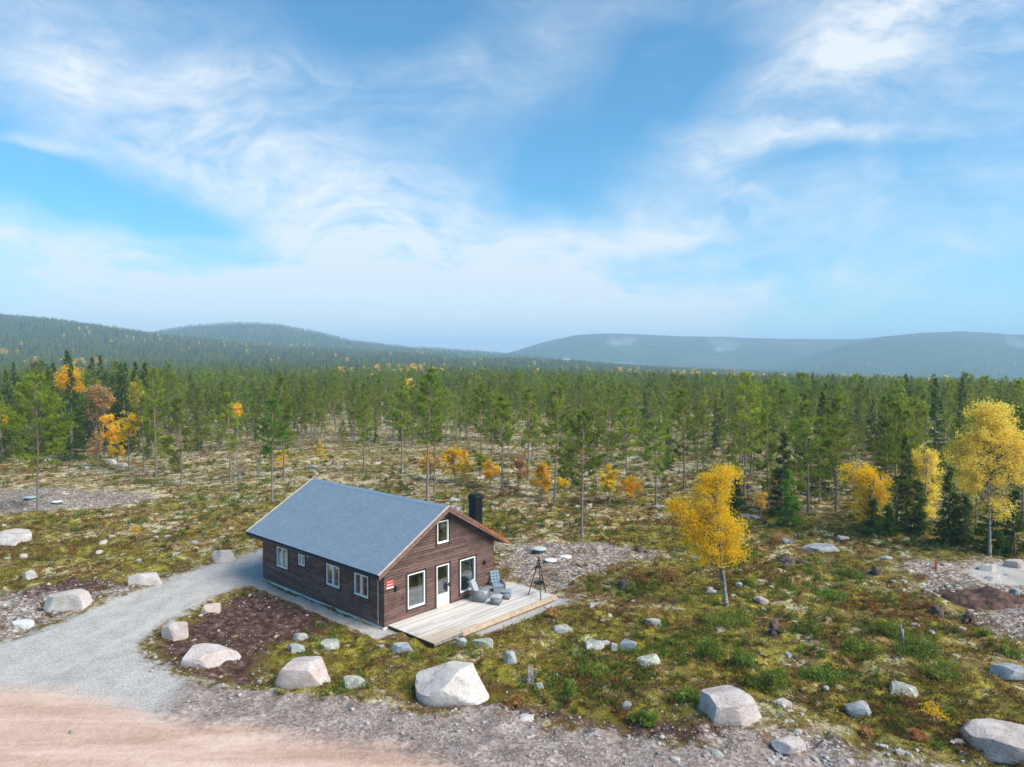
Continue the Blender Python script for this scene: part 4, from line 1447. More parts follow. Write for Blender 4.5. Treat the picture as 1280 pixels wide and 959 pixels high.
def rock(name, px, base, wpx, hpx, mt, seed, label, cat='boulder', group=None, dr=0.75, rot=None, sub=4, cuts=11):
    p = at(px, base)
    y = p[1]
    s = y / F_PX
    w = wpx * s; d = w * dr
    h = max(0.12, (hpx * s - d * 0.33 * 0.8) * 1.25)
    cx, cy = p[0], y + d * 0.42
    cx = (px - 640) / F_PX * cy * 1.0
    me = rock_mesh(seed, w * 1.04, d, h * 1.15, M[mt], sub, cuts)
    me.name = name
    o = link_mesh(name, me)
    o.location = (cx, cy, tz(cx, cy) + 0.02 * h)
    o.rotation_euler = (0, 0, rot if rot is not None else 0.0)
    return tag(o, label, cat, group)


BOULDERS = [
    (565, 876, 98, 60, 'rockw', 3, 'largest boulder, pale and block shaped, at the verge in front of the deck'),
    (378, 857, 70, 48, 'rock', 205, 'pale pinkish boulder with ridged top left of the largest boulder'),
    (256, 832, 77, 36, 'rock', 8, 'long low pinkish boulder with flat top in the dark soil by the driveway'),
    (215, 799, 33, 28, 'rock', 12, 'squat upright boulder just above the long low one beside the driveway'),
    (260, 768, 27, 21, 'rock', 14, 'small rounded pinkish boulder on the driveway edge nearest the cabin'),
    (80, 764, 58, 32, 'rockw', 17, 'wide pale boulder left of the driveway in stony soil'),
    (180, 732, 41, 25, 'rockw', 21, 'pale block boulder on the far driveway edge with a dark stone behind'),
    (277, 703, 33, 21, 'rock', 23, 'squarish pale boulder at the far end of the driveway edge'),
    (14, 680, 56, 26, 'rockw', 26, 'broad flat topped pale boulder in the heath at the left picture edge'),
    (31, 723, 20, 17, 'rockw', 29, 'small white rock in the stony soil below the flat topped pale boulder'),
    (913, 911, 84, 52, 'rock', 31, 'large lavender grey boulder on the heath edge at right of the road'),
    (1264, 955, 112, 50, 'rock', 36, 'long pinkish boulder cut by the bottom right picture corner'),
    (1083, 895, 36, 28, 'rockb', 40, 'blue grey tilted rock in the moss left of the yellow sapling'),
    (1137, 873, 46, 24, 'rockl', 44, 'rounded lichen covered boulder in the moss behind the blue grey rock'),
    (703, 793, 29, 18, 'rockl', 46, 'lichen crusted round rock right of the deck front corner'),
    (742, 813, 32, 17, 'rockl', 48, 'pale lichened rock, left one of the cluster in the moss'),
    (788, 814, 26, 20, 'rockb', 50, 'dark grey rock, right one of the cluster in the moss'),
    (769, 812, 15, 18, 'rockl', 52, 'narrow pale lichen rock between the two clustered rocks'),
    (812, 835, 35, 22, 'rockl', 54, 'domed grey lichen rock below the cluster in the moss'),
    (818, 786, 24, 17, 'rockl', 56, 'whitish lichen rock standing alone above the domed grey rock'),
    (636, 828, 22, 24, 'rockb', 58, 'bluish upright rock between the largest boulder and the deck'),
    (604, 808, 34, 18, 'rockl', 60, 'lichen rock lying along the deck front edge'),
    (576, 806, 16, 18, 'rockb', 62, 'dark rock pair member tight against the deck front edge'),
    (500, 814, 34, 18, 'rockb', 64, 'grey rock under the left corner of the deck'),
    (410, 810, 34, 19, 'rockl', 66, 'grey lichen rock in the moss by the cabin front corner'),
    (438, 858, 36, 26, 'rockl', 68, 'pale grey lichen rock just right of the ridged pinkish boulder'),
    (366, 815, 24, 20, 'rockb', 70, 'bluish pointed rock behind the ridged pinkish boulder'),
    (372, 798, 22, 16, 'rockl', 71, 'mossy half buried rock near the cabin long wall'),
    (1241, 714, 24, 14, 'rockw', 73, 'pale block rock in the middle of the gravel pad'),
    (1248, 725, 20, 10, 'rockw', 75, 'flat pale rock in front of the block on the gravel pad'),
    (1274, 710, 28, 16, 'rock', 77, 'rounded pale rock on the gravel pad at the right picture edge'),
    (1276, 742, 14, 12, 'rockb', 78, 'blue grey corner of rock at the right end of the gravel pad'),
    (1272, 855, 50, 28, 'rockb', 80, 'big grey mossy rock half buried at the right picture edge'),
    (985, 679, 18, 11, 'rockb', 82, 'blue grey rock on the bare slope right of the golden birch'),
    (1027, 689, 52, 17, 'rockb', 84, 'long dark flat outcrop right of the golden birch'),
    (938, 652, 28, 10, 'rockb', 86, 'bluish rock with pale top beyond the golden birch crown'),
    (825, 638, 26, 10, 'rockb', 88, 'bluish rocks at the foot of the pale trunk behind the golden birch'),
    (995, 945, 46, 20, 'rock', 90, 'elongated pinkish rock among stones right of the lavender boulder'),
    (983, 888, 22, 14, 'rock', 92, 'small pale rock beside the right end of the lavender boulder'),
    (660, 899, 20, 10, 'rockw', 94, 'white flat stone at the heath edge right of the largest boulder'),
    (138, 581, 14, 9, 'rockw', 96, 'pale rock by the forest edge among the left birches'),
    (152, 583, 14, 7, 'rockw', 98, 'low pale rock right beside another at the left forest edge'),
    (50, 578, 22, 8, 'rockw', 99, 'white rock strip behind the lone pine at left'),
    (785, 884, 14, 16, 'rockb', 101, 'small blue grey stone in the moss above the stony verge'),
    (674, 860, 14, 16, 'rockb', 103, 'little grey stone next to the weathered stump'),
    (1113, 702, 16, 9, 'rockl', 105, 'grey rock at the upper end of the bare stony slope'),
    (1058, 676, 20, 10, 'rock', 107, 'pale rock above the long dark outcrop'),
    (170, 706, 9, 9, 'rockb', 109, 'dark stone behind the pale block boulder at the driveway'),
]


def build_boulders():
    for px, b, w, h, mt, seed, lab in BOULDERS:
        if mt in ('rockl', 'rockb'): w, h = w * 0.92, h * 0.80
        rock('boulder' if w > 30 else 'rock', px, b, w, h, mt, seed, lab, 'boulder' if w > 30 else 'rock', sub=5 if w > 60 else 4, rot=-0.45 if w > 100 else 0.0)
    # pale flat slab in the stony soil
    p = at(24, 780)
    bm = bmesh.new()
    ang = [0.1, 0.9, 1.7, 2.6, 3.3, 4.1, 5.0, 5.7]
    rr = [0.52, 0.50, 0.44, 0.52, 0.50, 0.47, 0.45, 0.50]
    lo = [bm.verts.new((r * math.cos(a), 0.62 * r * math.sin(a), -0.1)) for a, r in zip(ang, rr)]
    hi = [bm.verts.new((r * math.cos(a), 0.62 * r * math.sin(a), 0.17 + 0.03 * math.sin(a))) for a, r in zip(ang, rr)]
    bm.faces.new(lo[::-1]); bm.faces.new(hi)
    for i in range(8): bm.faces.new((lo[i], lo[(i + 1) % 8], hi[(i + 1) % 8], hi[i]))
    bmesh.ops.bevel(bm, geom=bm.edges[:], offset=0.025, segments=2, affect='EDGES')
    o = obj('stone_slab', bm, M['concrete']); o.location = (p[0], p[1] + 0.25, tz(p[0], p[1]) + 0.02)
    tag(o, 'smooth white flat stone slab left of the driveway', 'slab')
    # lesser rocks one can count, scattered over the heath (sharing their meshes)
    protos = [rock_mesh(500 + i, 1.0, 0.8, 0.62, M[mt], 3, 12) for i, mt in enumerate(['rockl', 'rockb', 'rock', 'rockw', 'rockl', 'rock'])]
    r = np.random.default_rng(77)
    zones = [((420, 760, 770, 900), 5, (0.2, 0.36)), ((690, 640, 1000, 760), 22, (0.25, 0.6)), ((700, 770, 1270, 900), 13, (0.2, 0.45)), ((0, 560, 330, 700), 40, (0.3, 0.8)),
             ((330, 560, 800, 640), 60, (0.35, 0.9)), ((820, 920, 1240, 958), 22, (0.15, 0.38)), ((0, 720, 200, 800), 22, (0.14, 0.34)), ((1120, 700, 1280, 800), 24, (0.2, 0.5)), ((200, 745, 420, 850), 10, (0.14, 0.36))]
    for (x0, y0, x1, y1), n, (s0, s1) in zones:
        for k in range(n):
            px, py = r.uniform(x0, x1), r.uniform(y0, y1)
            p = at(px, py)
            lx, ly = (p[0] - HX) * gx[0] + (p[1] - HY) * gx[1], (p[0] - HX) * gy[0] + (p[1] - HY) * gy[1]
            if -1.0 < lx < 9.2 and -3.9 < ly < HL + 0.8: continue
            if sdist(np.array([p[0]]), np.array([p[1]]), P_drive[0])[0] > -0.4 or sdist(np.array([p[0]]), np.array([p[1]]), P_dirt[0])[0] > -0.5: continue
            o = link_mesh('rock', protos[r.integers(len(protos))])
            s = r.uniform(s0, s1) * (1.5 if r.random() < 0.12 else 1)
            o.scale = (s, s * r.uniform(0.8, 1.1), s * r.uniform(0.55, 0.9))
            o.rotation_euler = (r.uniform(-.15, .15), r.uniform(-.15, .15), r.uniform(0, 6.28))
            o.location = (p[0], p[1], tz(p[0], p[1]) - 0.03 * s)
            tag(o, 'small grey or pale rock half sunk in the heath or stony soil', 'rock', 'small rocks scattered over the heath')


build_boulders()

# loose stones: thousands, one object
def build_stones():
    r = np.random.default_rng(5)
    V0, F0 = ICO[1]
    n = 75000
    u = r.uniform(-0.78, 0.78, n); y = np.exp(r.uniform(math.log(18), math.log(62), n))
    x = u * y
    m = masks(x, y)
    nb = np.clip(fbm(x / 1.6, y / 1.6, 3, 31) * 0.9 + 0.5, 0, 1)
    dens = np.clip(0.55 * m['m_scree'] * (0.35 + nb) + 0.9 * m['m_verge'] * nb + 0.42 * m['m_peat'] * nb, 0, 1)
    edge = (1 - np.abs(m['m_drive'] * 2 - 1)) * 0.55
    dens = np.maximum(dens, edge * nb)
    dens *= (1 - np.clip(m['m_dirt'] * 2.2, 0, 0.985)) * (1 - np.clip((m['m_drive'] - 0.5) * 3, 0, 0.96))
    lx = (x - HX) * gx[0] + (y - HY) * gx[1]; ly = (x - HX) * gy[0] + (y - HY) * gy[1]
    dens[(lx > -0.05) & (lx < 8.6) & (ly > -3.25) & (ly < HL)] = 0
    keep = r.random(n) < dens * 0.8
    x, y = x[keep], y[keep]
    k = len(x)
    s = 0.016 + 0.034 * r.random(k) ** 2 + 0.10 * (r.random(k) < 0.05) * r.random(k)
    s *= (y / 30) ** 0.35
    z = terrain(x, y)
    a = r.uniform(0, 6.28, k)
    Vb = V0[None] * (1 + r.uniform(-0.28, 0.28, (k, len(V0), 1)))
    Vb = Vb * np.stack([s, s * r.uniform(0.6, 1, k), s * r.uniform(0.4, 0.8, k)], -1)[:, None, :]
    ca, sa = np.cos(a)[:, None], np.sin(a)[:, None]
    X = Vb[..., 0] * ca - Vb[..., 1] * sa + x[:, None]
    Y = Vb[..., 0] * sa + Vb[..., 1] * ca + y[:, None]
    Z = Vb[..., 2] + z[:, None] + (s * 0.25)[:, None]
    V = np.stack([X, Y, Z], -1).reshape(-1, 3)
    Fc = (F0[None] + (np.arange(k) * len(V0))[:, None, None]).reshape(-1, 3)
    o = link_mesh('loose_stones', np_mesh('loose_stones', V, Fc, [M['stone']]))
    tag(o, 'loose pale stones strewn over the verge and bare soil', 'stones', kind='stuff')


build_stones()

# ------------------------------------------------------------------ trees
def blades(P, D, length, width, r, droop=0.0):
    """one thin triangle per point P along direction D"""
    n = len(P)
    D = D / (np.linalg.norm(D, axis=1, keepdims=True) + 1e-9)
    rnd = r.normal(size=(n, 3))
    S = np.cross(D, rnd); S /= (np.linalg.norm(S, axis=1, keepdims=True) + 1e-9)
    L = (length if np.ndim(length) else np.full(n, length))[:, None]
    W = (width if np.ndim(width) else np.full(n, width))[:, None]
    V = np.stack([P - S * W / 2, P + S * W / 2, P + D * L + np.array([0, 0, -1.0]) * droop * L], 1)
    return V.reshape(-1, 3), np.arange(3 * n).reshape(n, 3)


def quads(P, r, size, up=0.4):
    """leaf shaped quads with random orientation"""
    n = len(P)
    N = r.normal(size=(n, 3)); N[:, 2] += up; N /= np.linalg.norm(N, axis=1, keepdims=True)
    A = np.cross(N, r.normal(size=(n, 3))); A /= np.linalg.norm(A, axis=1, keepdims=True)
    B = np.cross(N, A)
    s = (size if np.ndim(size) else np.full(n, size))[:, None]
    V = np.stack([P - A * s * 0.62, P - B * s * 0.40, P + A * s * 0.62, P + B * s * 0.40], 1)
    return V.reshape(-1, 3), np.arange(4 * n).reshape(n, 4)


def np_tube(pts, rad, n=6):
    pts = np.asarray(pts, float); m = len(pts)
    d = np.gradient(pts, axis=0); d /= np.linalg.norm(d, axis=1, keepdims=True) + 1e-9
    ref = np.where(np.abs(d[:, 2:3]) < 0.9, np.array([[0, 0, 1.0]]), np.array([[1.0, 0, 0]]))
    a = np.cross(d, ref); a /= np.linalg.norm(a, axis=1, keepdims=True)
    b = np.cross(d, a)
    t = np.linspace(0, 2 * math.pi, n, endpoint=False)
    V = pts[:, None] + (a[:, None] * np.cos(t)[None, :, None] + b[:, None] * np.sin(t)[None, :, None]) * np.asarray(rad)[:, None, None]
    idx = np.arange(m * n).reshape(m, n)
    F = np.stack([idx[:-1], np.roll(idx[:-1], -1, 1), np.roll(idx[1:], -1, 1), idx[1:]], -1).reshape(-1, 4)
    return V.reshape(-1, 3), F


def merge(parts):
    """parts: list of (V,F,matidx,tint). Triangles are kept triangles by splitting quads"""
    Vs, Fs, Ms, Ts = [], [], [], []
    o = 0
    for V, F_, mi, ti in parts:
        if F_.shape[1] == 4:
            tt = np.repeat(ti, 2) if np.ndim(ti) else ti
            F_ = np.concatenate([F_[:, [0, 1, 2]], F_[:, [0, 2, 3]]], 1).reshape(-1, 3)
            ti = tt
        Vs.append(V); Fs.append(F_ + o); o += len(V)
        Ms.append(np.full(len(F_), mi)); Ts.append(ti if np.ndim(ti) else np.full(len(F_), ti))
    return np.concatenate(Vs), np.concatenate(Fs), np.concatenate(Ms), np.concatenate(Ts)


def trunk_mesh(r, H, r0, lean, mat, bend=0.12, n=10, top=0.97):
    k = 12
    t = np.linspace(0, 1, k)
    off = np.cumsum(r.normal(size=(k, 2)) * bend * H / k, 0) * t[:, None]
    pts = np.stack([lean[0] * t * H + off[:, 0], lean[1] * t * H + off[:, 1], t * H * top - 0.15 * (t == 0)], -1)
    rad = r0 * (1 - t) ** 0.75 * 0.92 + 0.012 + r0 * 0.35 * np.exp(-t * 30)
    V, F_ = np_tube(pts, rad, n)
    return np_mesh('trunk', V, F_, [mat], smooth=True), pts


def axis_at(pts, z):
    return np.array([np.interp(z, pts[:, 2], pts[:, 0]), np.interp(z, pts[:, 2], pts[:, 1]), z])


def pine_meshes(seed, H, cb, width, dens=1.0, mat='needle', r0=None, dead=True, conic=0.8, tuft=0.30):
    r = np.random.default_rng(seed)
    tm, pts = trunk_mesh(r, H, r0 or 0.0080 * H + 0.012, r.normal(size=2) * 0.012, M['pinebark'], 0.05)
    parts = []
    NB = int((30 + 4.2 * H) * dens)
    P, D, T, Lg = [], [], [], []
    for i in range(NB):
        t = (i + r.random()) / NB
        z = H * (cb + (1 - cb) * t ** 0.92)
        prof = (1 - t) ** conic * (0.40 + 0.60 * min(1, t * 3.2)) + 0.07
        Lb = width * prof * r.uniform(0.65, 1.15)
        az = r.uniform(0, 2 * math.pi)
        el = r.uniform(-0.15, 0.30) + 0.75 * t
        d = np.array([math.cos(az) * math.cos(el), math.sin(az) * math.cos(el), math.sin(el)])
        a = axis_at(pts, min(z, H * 0.96))
        q = np.linspace(0, 1, 4)
        bp = a + np.outer(q * Lb, d); bp[:, 2] += 0.12 * Lb * q ** 2
        V, F_ = np_tube(bp, 0.03 * (1 - q) * (H / 10) * (0.4 + 0.6 * (1 - t)) + 0.005, 3)
        parts.append((V, F_, 1, 0.3))
        nt = max(5, int(Lb * 12 * dens))
        s = r.uniform(0.25, 1.04, nt) ** 0.75
        side = np.cross(d, [0, 0, 1]); side /= np.linalg.norm(side) + 1e-9
        sp = r.normal(size=nt) * 0.20 * Lb * (1.15 - 0.6 * s)
        pos = a + np.outer(s * Lb, d) + np.outer(sp, side); pos[:, 2] += 0.12 * Lb * s ** 2 + r.normal(size=nt) * 0.06 * Lb + 0.02
        bt = np.clip(r.normal(0.45, 0.16) + 0.12 * (t - 0.5), 0.05, 0.95)
        nb = 8
        Pp = np.repeat(pos, nb, 0) + r.normal(size=(nt * nb, 3)) * 0.045
        Dd = r.normal(size=(nt * nb, 3)); Dd[:, 2] = np.abs(Dd[:, 2]) * 0.7 + 0.15; Dd += d * 0.9
        P.append(Pp); D.append(Dd); T.append(np.clip(bt + r.normal(size=nt * nb) * 0.18, 0, 1)); Lg.append(r.uniform(0.7, 1.2, nt * nb) * tuft)
    if dead:      # bare stubs below the crown
        for i in range(9):
            z = H * r.uniform(cb * 0.45, cb * 1.05); az = r.uniform(0, 6.28); L = r.uniform(0.3, 0.9)
            a = axis_at(pts, z); d = np.array([math.cos(az), math.sin(az), r.uniform(-0.3, 0.1)])
            V, F_ = np_tube(np.array([a, a + d * L * 0.5, a + d * L + [0, 0, -0.08]]), [0.016, 0.011, 0.004], 3)
            parts.append((V, F_, 1, 0.3))
    P = np.concatenate(P); D = np.concatenate(D); T = np.concatenate(T); Lg = np.concatenate(Lg)
    V, F_ = blades(P, D, Lg, Lg * 0.24, r)
    parts.append((V, F_, 0, T))
    V, F_, mi, ti = merge(parts)
    return tm, np_mesh('crown', V, F_, [M[mat], M['twig']], mi, face_col=ti)


def spruce_meshes(seed, H, width, cb=0.04, mat='spruce', dens=1.0, tuft=0.26):
    r = np.random.default_rng(seed)
    tm, pts = trunk_mesh(r, H, 0.013 * H + 0.012, r.normal(size=2) * 0.008, M['twig'], 0.02)
    NB = int((30 + 9 * H) * dens)
    P, D, T, Lg = [], [], [], []
    for i in range(NB):
        t = ((i + r.random()) / NB) ** 1.0
        z = H * (cb + (1 - cb) * t)
        Lb = width * ((1 - t) ** 0.85) * r.uniform(0.6, 1.1) + 0.05
        az = r.uniform(0, 6.28); el = -0.32 + 0.75 * t ** 1.5 + r.normal() * 0.08
        d = np.array([math.cos(az) * math.cos(el), math.sin(az) * math.cos(el), math.sin(el)])
        a = axis_at(pts, min(z, H * 0.985))
        nt = max(4, int(Lb * 13))
        s = r.uniform(0.12, 1.0, nt)
        side = np.cross(d, [0, 0, 1])
        sp = r.normal(size=nt) * 0.16 * Lb * (1.1 - 0.8 * s)
        pos = a + np.outer(s * Lb, d) + np.outer(sp, side); pos[:, 2] += 0.16 * Lb * s ** 2.2
        nb = 7
        Pp = np.repeat(pos, nb, 0) + r.normal(size=(nt * nb, 3)) * 0.04
        Dd = r.normal(size=(nt * nb, 3)) * 0.6 + d * 1.0; Dd[:, 2] -= 0.25
        bt = np.clip(r.normal(0.42, 0.14) + 0.15 * (s.mean() - 0.5), 0, 1)
        P.append(Pp); D.append(Dd); T.append(np.clip(bt + r.normal(size=nt * nb) * 0.2 , 0, 1)); Lg.append(r.uniform(0.6, 1.2, nt * nb) * tuft)
    # leader
    nt = 20
    zz = r.uniform(0.9, 1.02, nt) * H
    P.append(np.stack([np.interp(zz, pts[:, 2], pts[:, 0]), np.interp(zz, pts[:, 2], pts[:, 1]), zz], -1)); Dd = r.normal(size=(nt, 3)) * 0.5; Dd[:, 2] += 0.9
    D.append(Dd); T.append(np.full(nt, 0.5)); Lg.append(np.full(nt, tuft))
    P = np.concatenate(P); D = np.concatenate(D); T = np.concatenate(T); Lg = np.concatenate(Lg)
    V, F_ = blades(P, D, Lg, Lg * 0.24, r)
    V, F_, mi, ti = merge([(V, F_, 0, T)])
    return tm, np_mesh('crown', V, F_, [M[mat]], mi, face_col=ti)


def birch_meshes(seed, H, lobes, nleaf, leaf, mat, r0=0.09, lean=(0, 0), stems=1, clump=0.34, trunk_mat='birchbark', twig=160):
    """lobes: list of (x,y,z,rx,ry,rz,weight) in metres, in tree space"""
    r = np.random.default_rng(seed)
    parts_t = []
    allpts = []
    for s in range(stems):
        k = 12
        t = np.linspace(0, 1, k)
        ln = np.array(lean) + (r.normal(size=2) * 0.10 if stems > 1 else 0)
        off = np.cumsum(r.normal(size=(k, 2)) * 0.06 * H / k, 0) * t[:, None]
        b0 = r.normal(size=2) * (0.12 if stems > 1 else 0)
        pts = np.stack([b0[0] + ln[0] * t * H + off[:, 0], b0[1] + ln[1] * t * H + off[:, 1], t * H * 0.93 - 0.12 * (t == 0)], -1)
        rad = r0 * (1 - t) ** 0.8 * 0.9 + 0.008 + r0 * 0.4 * np.exp(-t * 30)
        V, F_ = np_tube(pts, rad, 10)
        parts_t.append((V, F_, 0, 0.5))
        allpts.append(pts)
    V, F_, mi, ti = merge(parts_t)
    tm = np_mesh('trunk', V, F_, [M[trunk_mat]], smooth=True)
    W = np.array([l[6] for l in lobes], float); W /= W.sum()
    # clump centres inside lobes (denser near their skin)
    nc = max(18, int(nleaf / 42))
    li = r.choice(len(lobes), nc, p=W)
    L = np.array([l[:6] for l in lobes])[li]
    dirs = r.normal(size=(nc, 3)); dirs /= np.linalg.norm(dirs, axis=1, keepdims=True)
    rr = r.random(nc) ** 0.42
    cc = L[:, :3] + dirs * rr[:, None] * L[:, 3:6]
    parts = []
    for i in range(min(nc, twig)):       # limbs and twigs out to the clumps
        pts = allpts[i % stems]
        z0 = max(cc[i, 2] - r.uniform(0.25, 0.9) * (1 + np.hypot(cc[i, 0], cc[i, 1]) * 0.5), H * 0.12)
        a = axis_at(pts, min(z0, pts[-1, 2]))
        mid = (a + cc[i]) / 2 + np.array([0, 0, 0.06 * H * 0.3])
        V, F_ = np_tube(np.array([a, mid, cc[i]]), [0.022 * H / 8, 0.013 * H / 8, 0.004], 4)
        parts.append((V, F_, 1, 0.3))
    wgt = r.uniform(0.12, 1.0, nc) ** 1.7; wgt /= wgt.sum()
    ci = r.choice(nc, nleaf, p=wgt)
    P = cc[ci] + r.normal(size=(nleaf, 3)) * clump * np.array([1, 1, 0.75])
    tintc = np.clip(r.normal(0.55, 0.16, nc), 0.05, 0.95)
    T = np.clip(tintc[ci] + r.normal(size=nleaf) * 0.16, 0, 1)
    V, F_ = quads(P, r, r.uniform(0.75, 1.25, nleaf) * leaf)
    parts.append((V, F_, 0, T))
    V, F_, mi, ti = merge(parts)
    return tm, np_mesh('crown', V, F_, [M[mat], M['twig']], mi, face_col=ti)


def plant_tree(kind, meshes, label, cat, x, y, rz=0.0, s=1.0, group=None):
    t = thing(kind, label, cat, (x, y, tz(x, y)), rz, group)
    t.scale = (s, s, s)
    link_mesh('trunk', meshes[0], t)
    link_mesh('crown', meshes[1], t)
    return t


def tree_copy(root, x, y, z, rz, s, label=None, group=None):
    t = copy_tree(root)
    t.location = (x, y, z); t.rotation_euler = (math.sin(x * 3.1) * 0.045, math.cos(y * 2.7) * 0.045, rz); t.scale = (s, s, s)
    if label: t['label'] = label
    if group: t['group'] = group
    return t


def hpx(px, base, top):
    p = at(px, base)
    return p, p[1] * (base - top) / F_PX * 1.015


occupied = []      # (x,y,r)

# --- the trees one can point at: pines (px, base row, top row, crown base fraction, half width, label)
PINES = [
    (48, 642, 474, 0.33, 2.7, 'lone broad crowned pine on the bare ground at left, nearest the camera'),
    (227, 606, 497, 0.18, 1.7, 'bushy green pine behind the driveway end, foliage almost to the ground'),
    (340, 627, 500, 0.42, 1.5, 'bright green pine with a bare lower trunk just left of the roof'),
    (355, 599, 470, 0.30, 1.6, 'tall full pine behind the left end of the roof'),
    (534, 625, 461, 0.42, 1.7, 'tallest pine behind the roof ridge with long bare trunk'),
    (543, 613, 500, 0.50, 1.0, 'thin pine trunk close right of the tallest pine'),
    (502, 594, 480, 0.38, 1.5, 'pine with reddish trunk left of the tallest pine'),
    (628, 612, 497, 0.45, 1.7, 'grey crowned pine right of the chimney'),
    (693, 628, 485, 0.40, 1.6, 'straight pine beside the amber birches right of the chimney'),
    (727, 671, 512, 0.40, 1.9, 'pine with full green crown standing on the lichen heath above the tank lids'),
    (706, 612, 520, 0.12, 1.0, 'young dark pine among the amber birches'),
    (820, 633, 528, 0.35, 1.6, 'pale trunked thin pine left of the golden birch'),
    (784, 612, 512, 0.35, 1.5, 'pine behind the two amber birches'),
    (930, 622, 470, 0.30, 1.9, 'tall dense pine rising behind the golden birch'),
    (602, 590, 482, 0.40, 1.4, 'slim pine behind the chimney top'),
    (288, 603, 490, 0.35, 1.2, 'pine with greyish thin crown in the bare twiggy thicket'),
    (455, 588, 492, 0.35, 1.3, 'slim pine behind the middle of the roof'),
    (1010, 642, 505, 0.15, 1.9, 'dense pine right of the golden birch at the forest edge'),
    (180, 590, 498, 0.2, 1.4, 'mid height pine among the left autumn birches'),
    (195, 596, 462, 0.3, 1.7, 'tall pine at the left forest edge above the yellow green sapling'),
    (855, 612, 490, 0.3, 1.6, 'pine just behind the left lobe of the golden birch'),
    (660, 600, 488, 0.35, 1.4, 'pine between the chimney and the amber birch'),
    (960, 640, 520, 0.12, 1.4, 'green pine with low branches right of the golden birch'),
    (1045, 640, 500, 0.25, 1.7, 'forest edge pine left of the yellow birch'),
    (1120, 650, 505, 0.2, 1.8, 'forest edge pine right of the yellow birch'),
]
for i, (px, b, tp, cb, w, lab) in enumerate(PINES):
    p, H = hpx(px, b, tp)
    mt = 'young' if i in (2, 10) else 'needle'
    plant_tree('pine_tree', pine_meshes(100 + i, H, cb, w * 1.2, 0.72 if i else 1.15, mt, conic=0.70, tuft=0.30 if i else 0.25), lab, 'pine', p[0], p[1])
    occupied.append((p[0], p[1], 1.6))

# --- birches
def lobes_px(px, base, spec):
    """lobes in picture units relative to the foot -> metres: (dx, up, rx, rz, weight)"""
    y = at(px, base)[1]; s = y / F_PX
    return [(dx * s, r0 * 0.0, up * s * 1.02, rx * s, rx * s * 0.85, rz * s, w) for dx, up, rx, rz, w, r0 in [(*q, 0) for q in spec]]


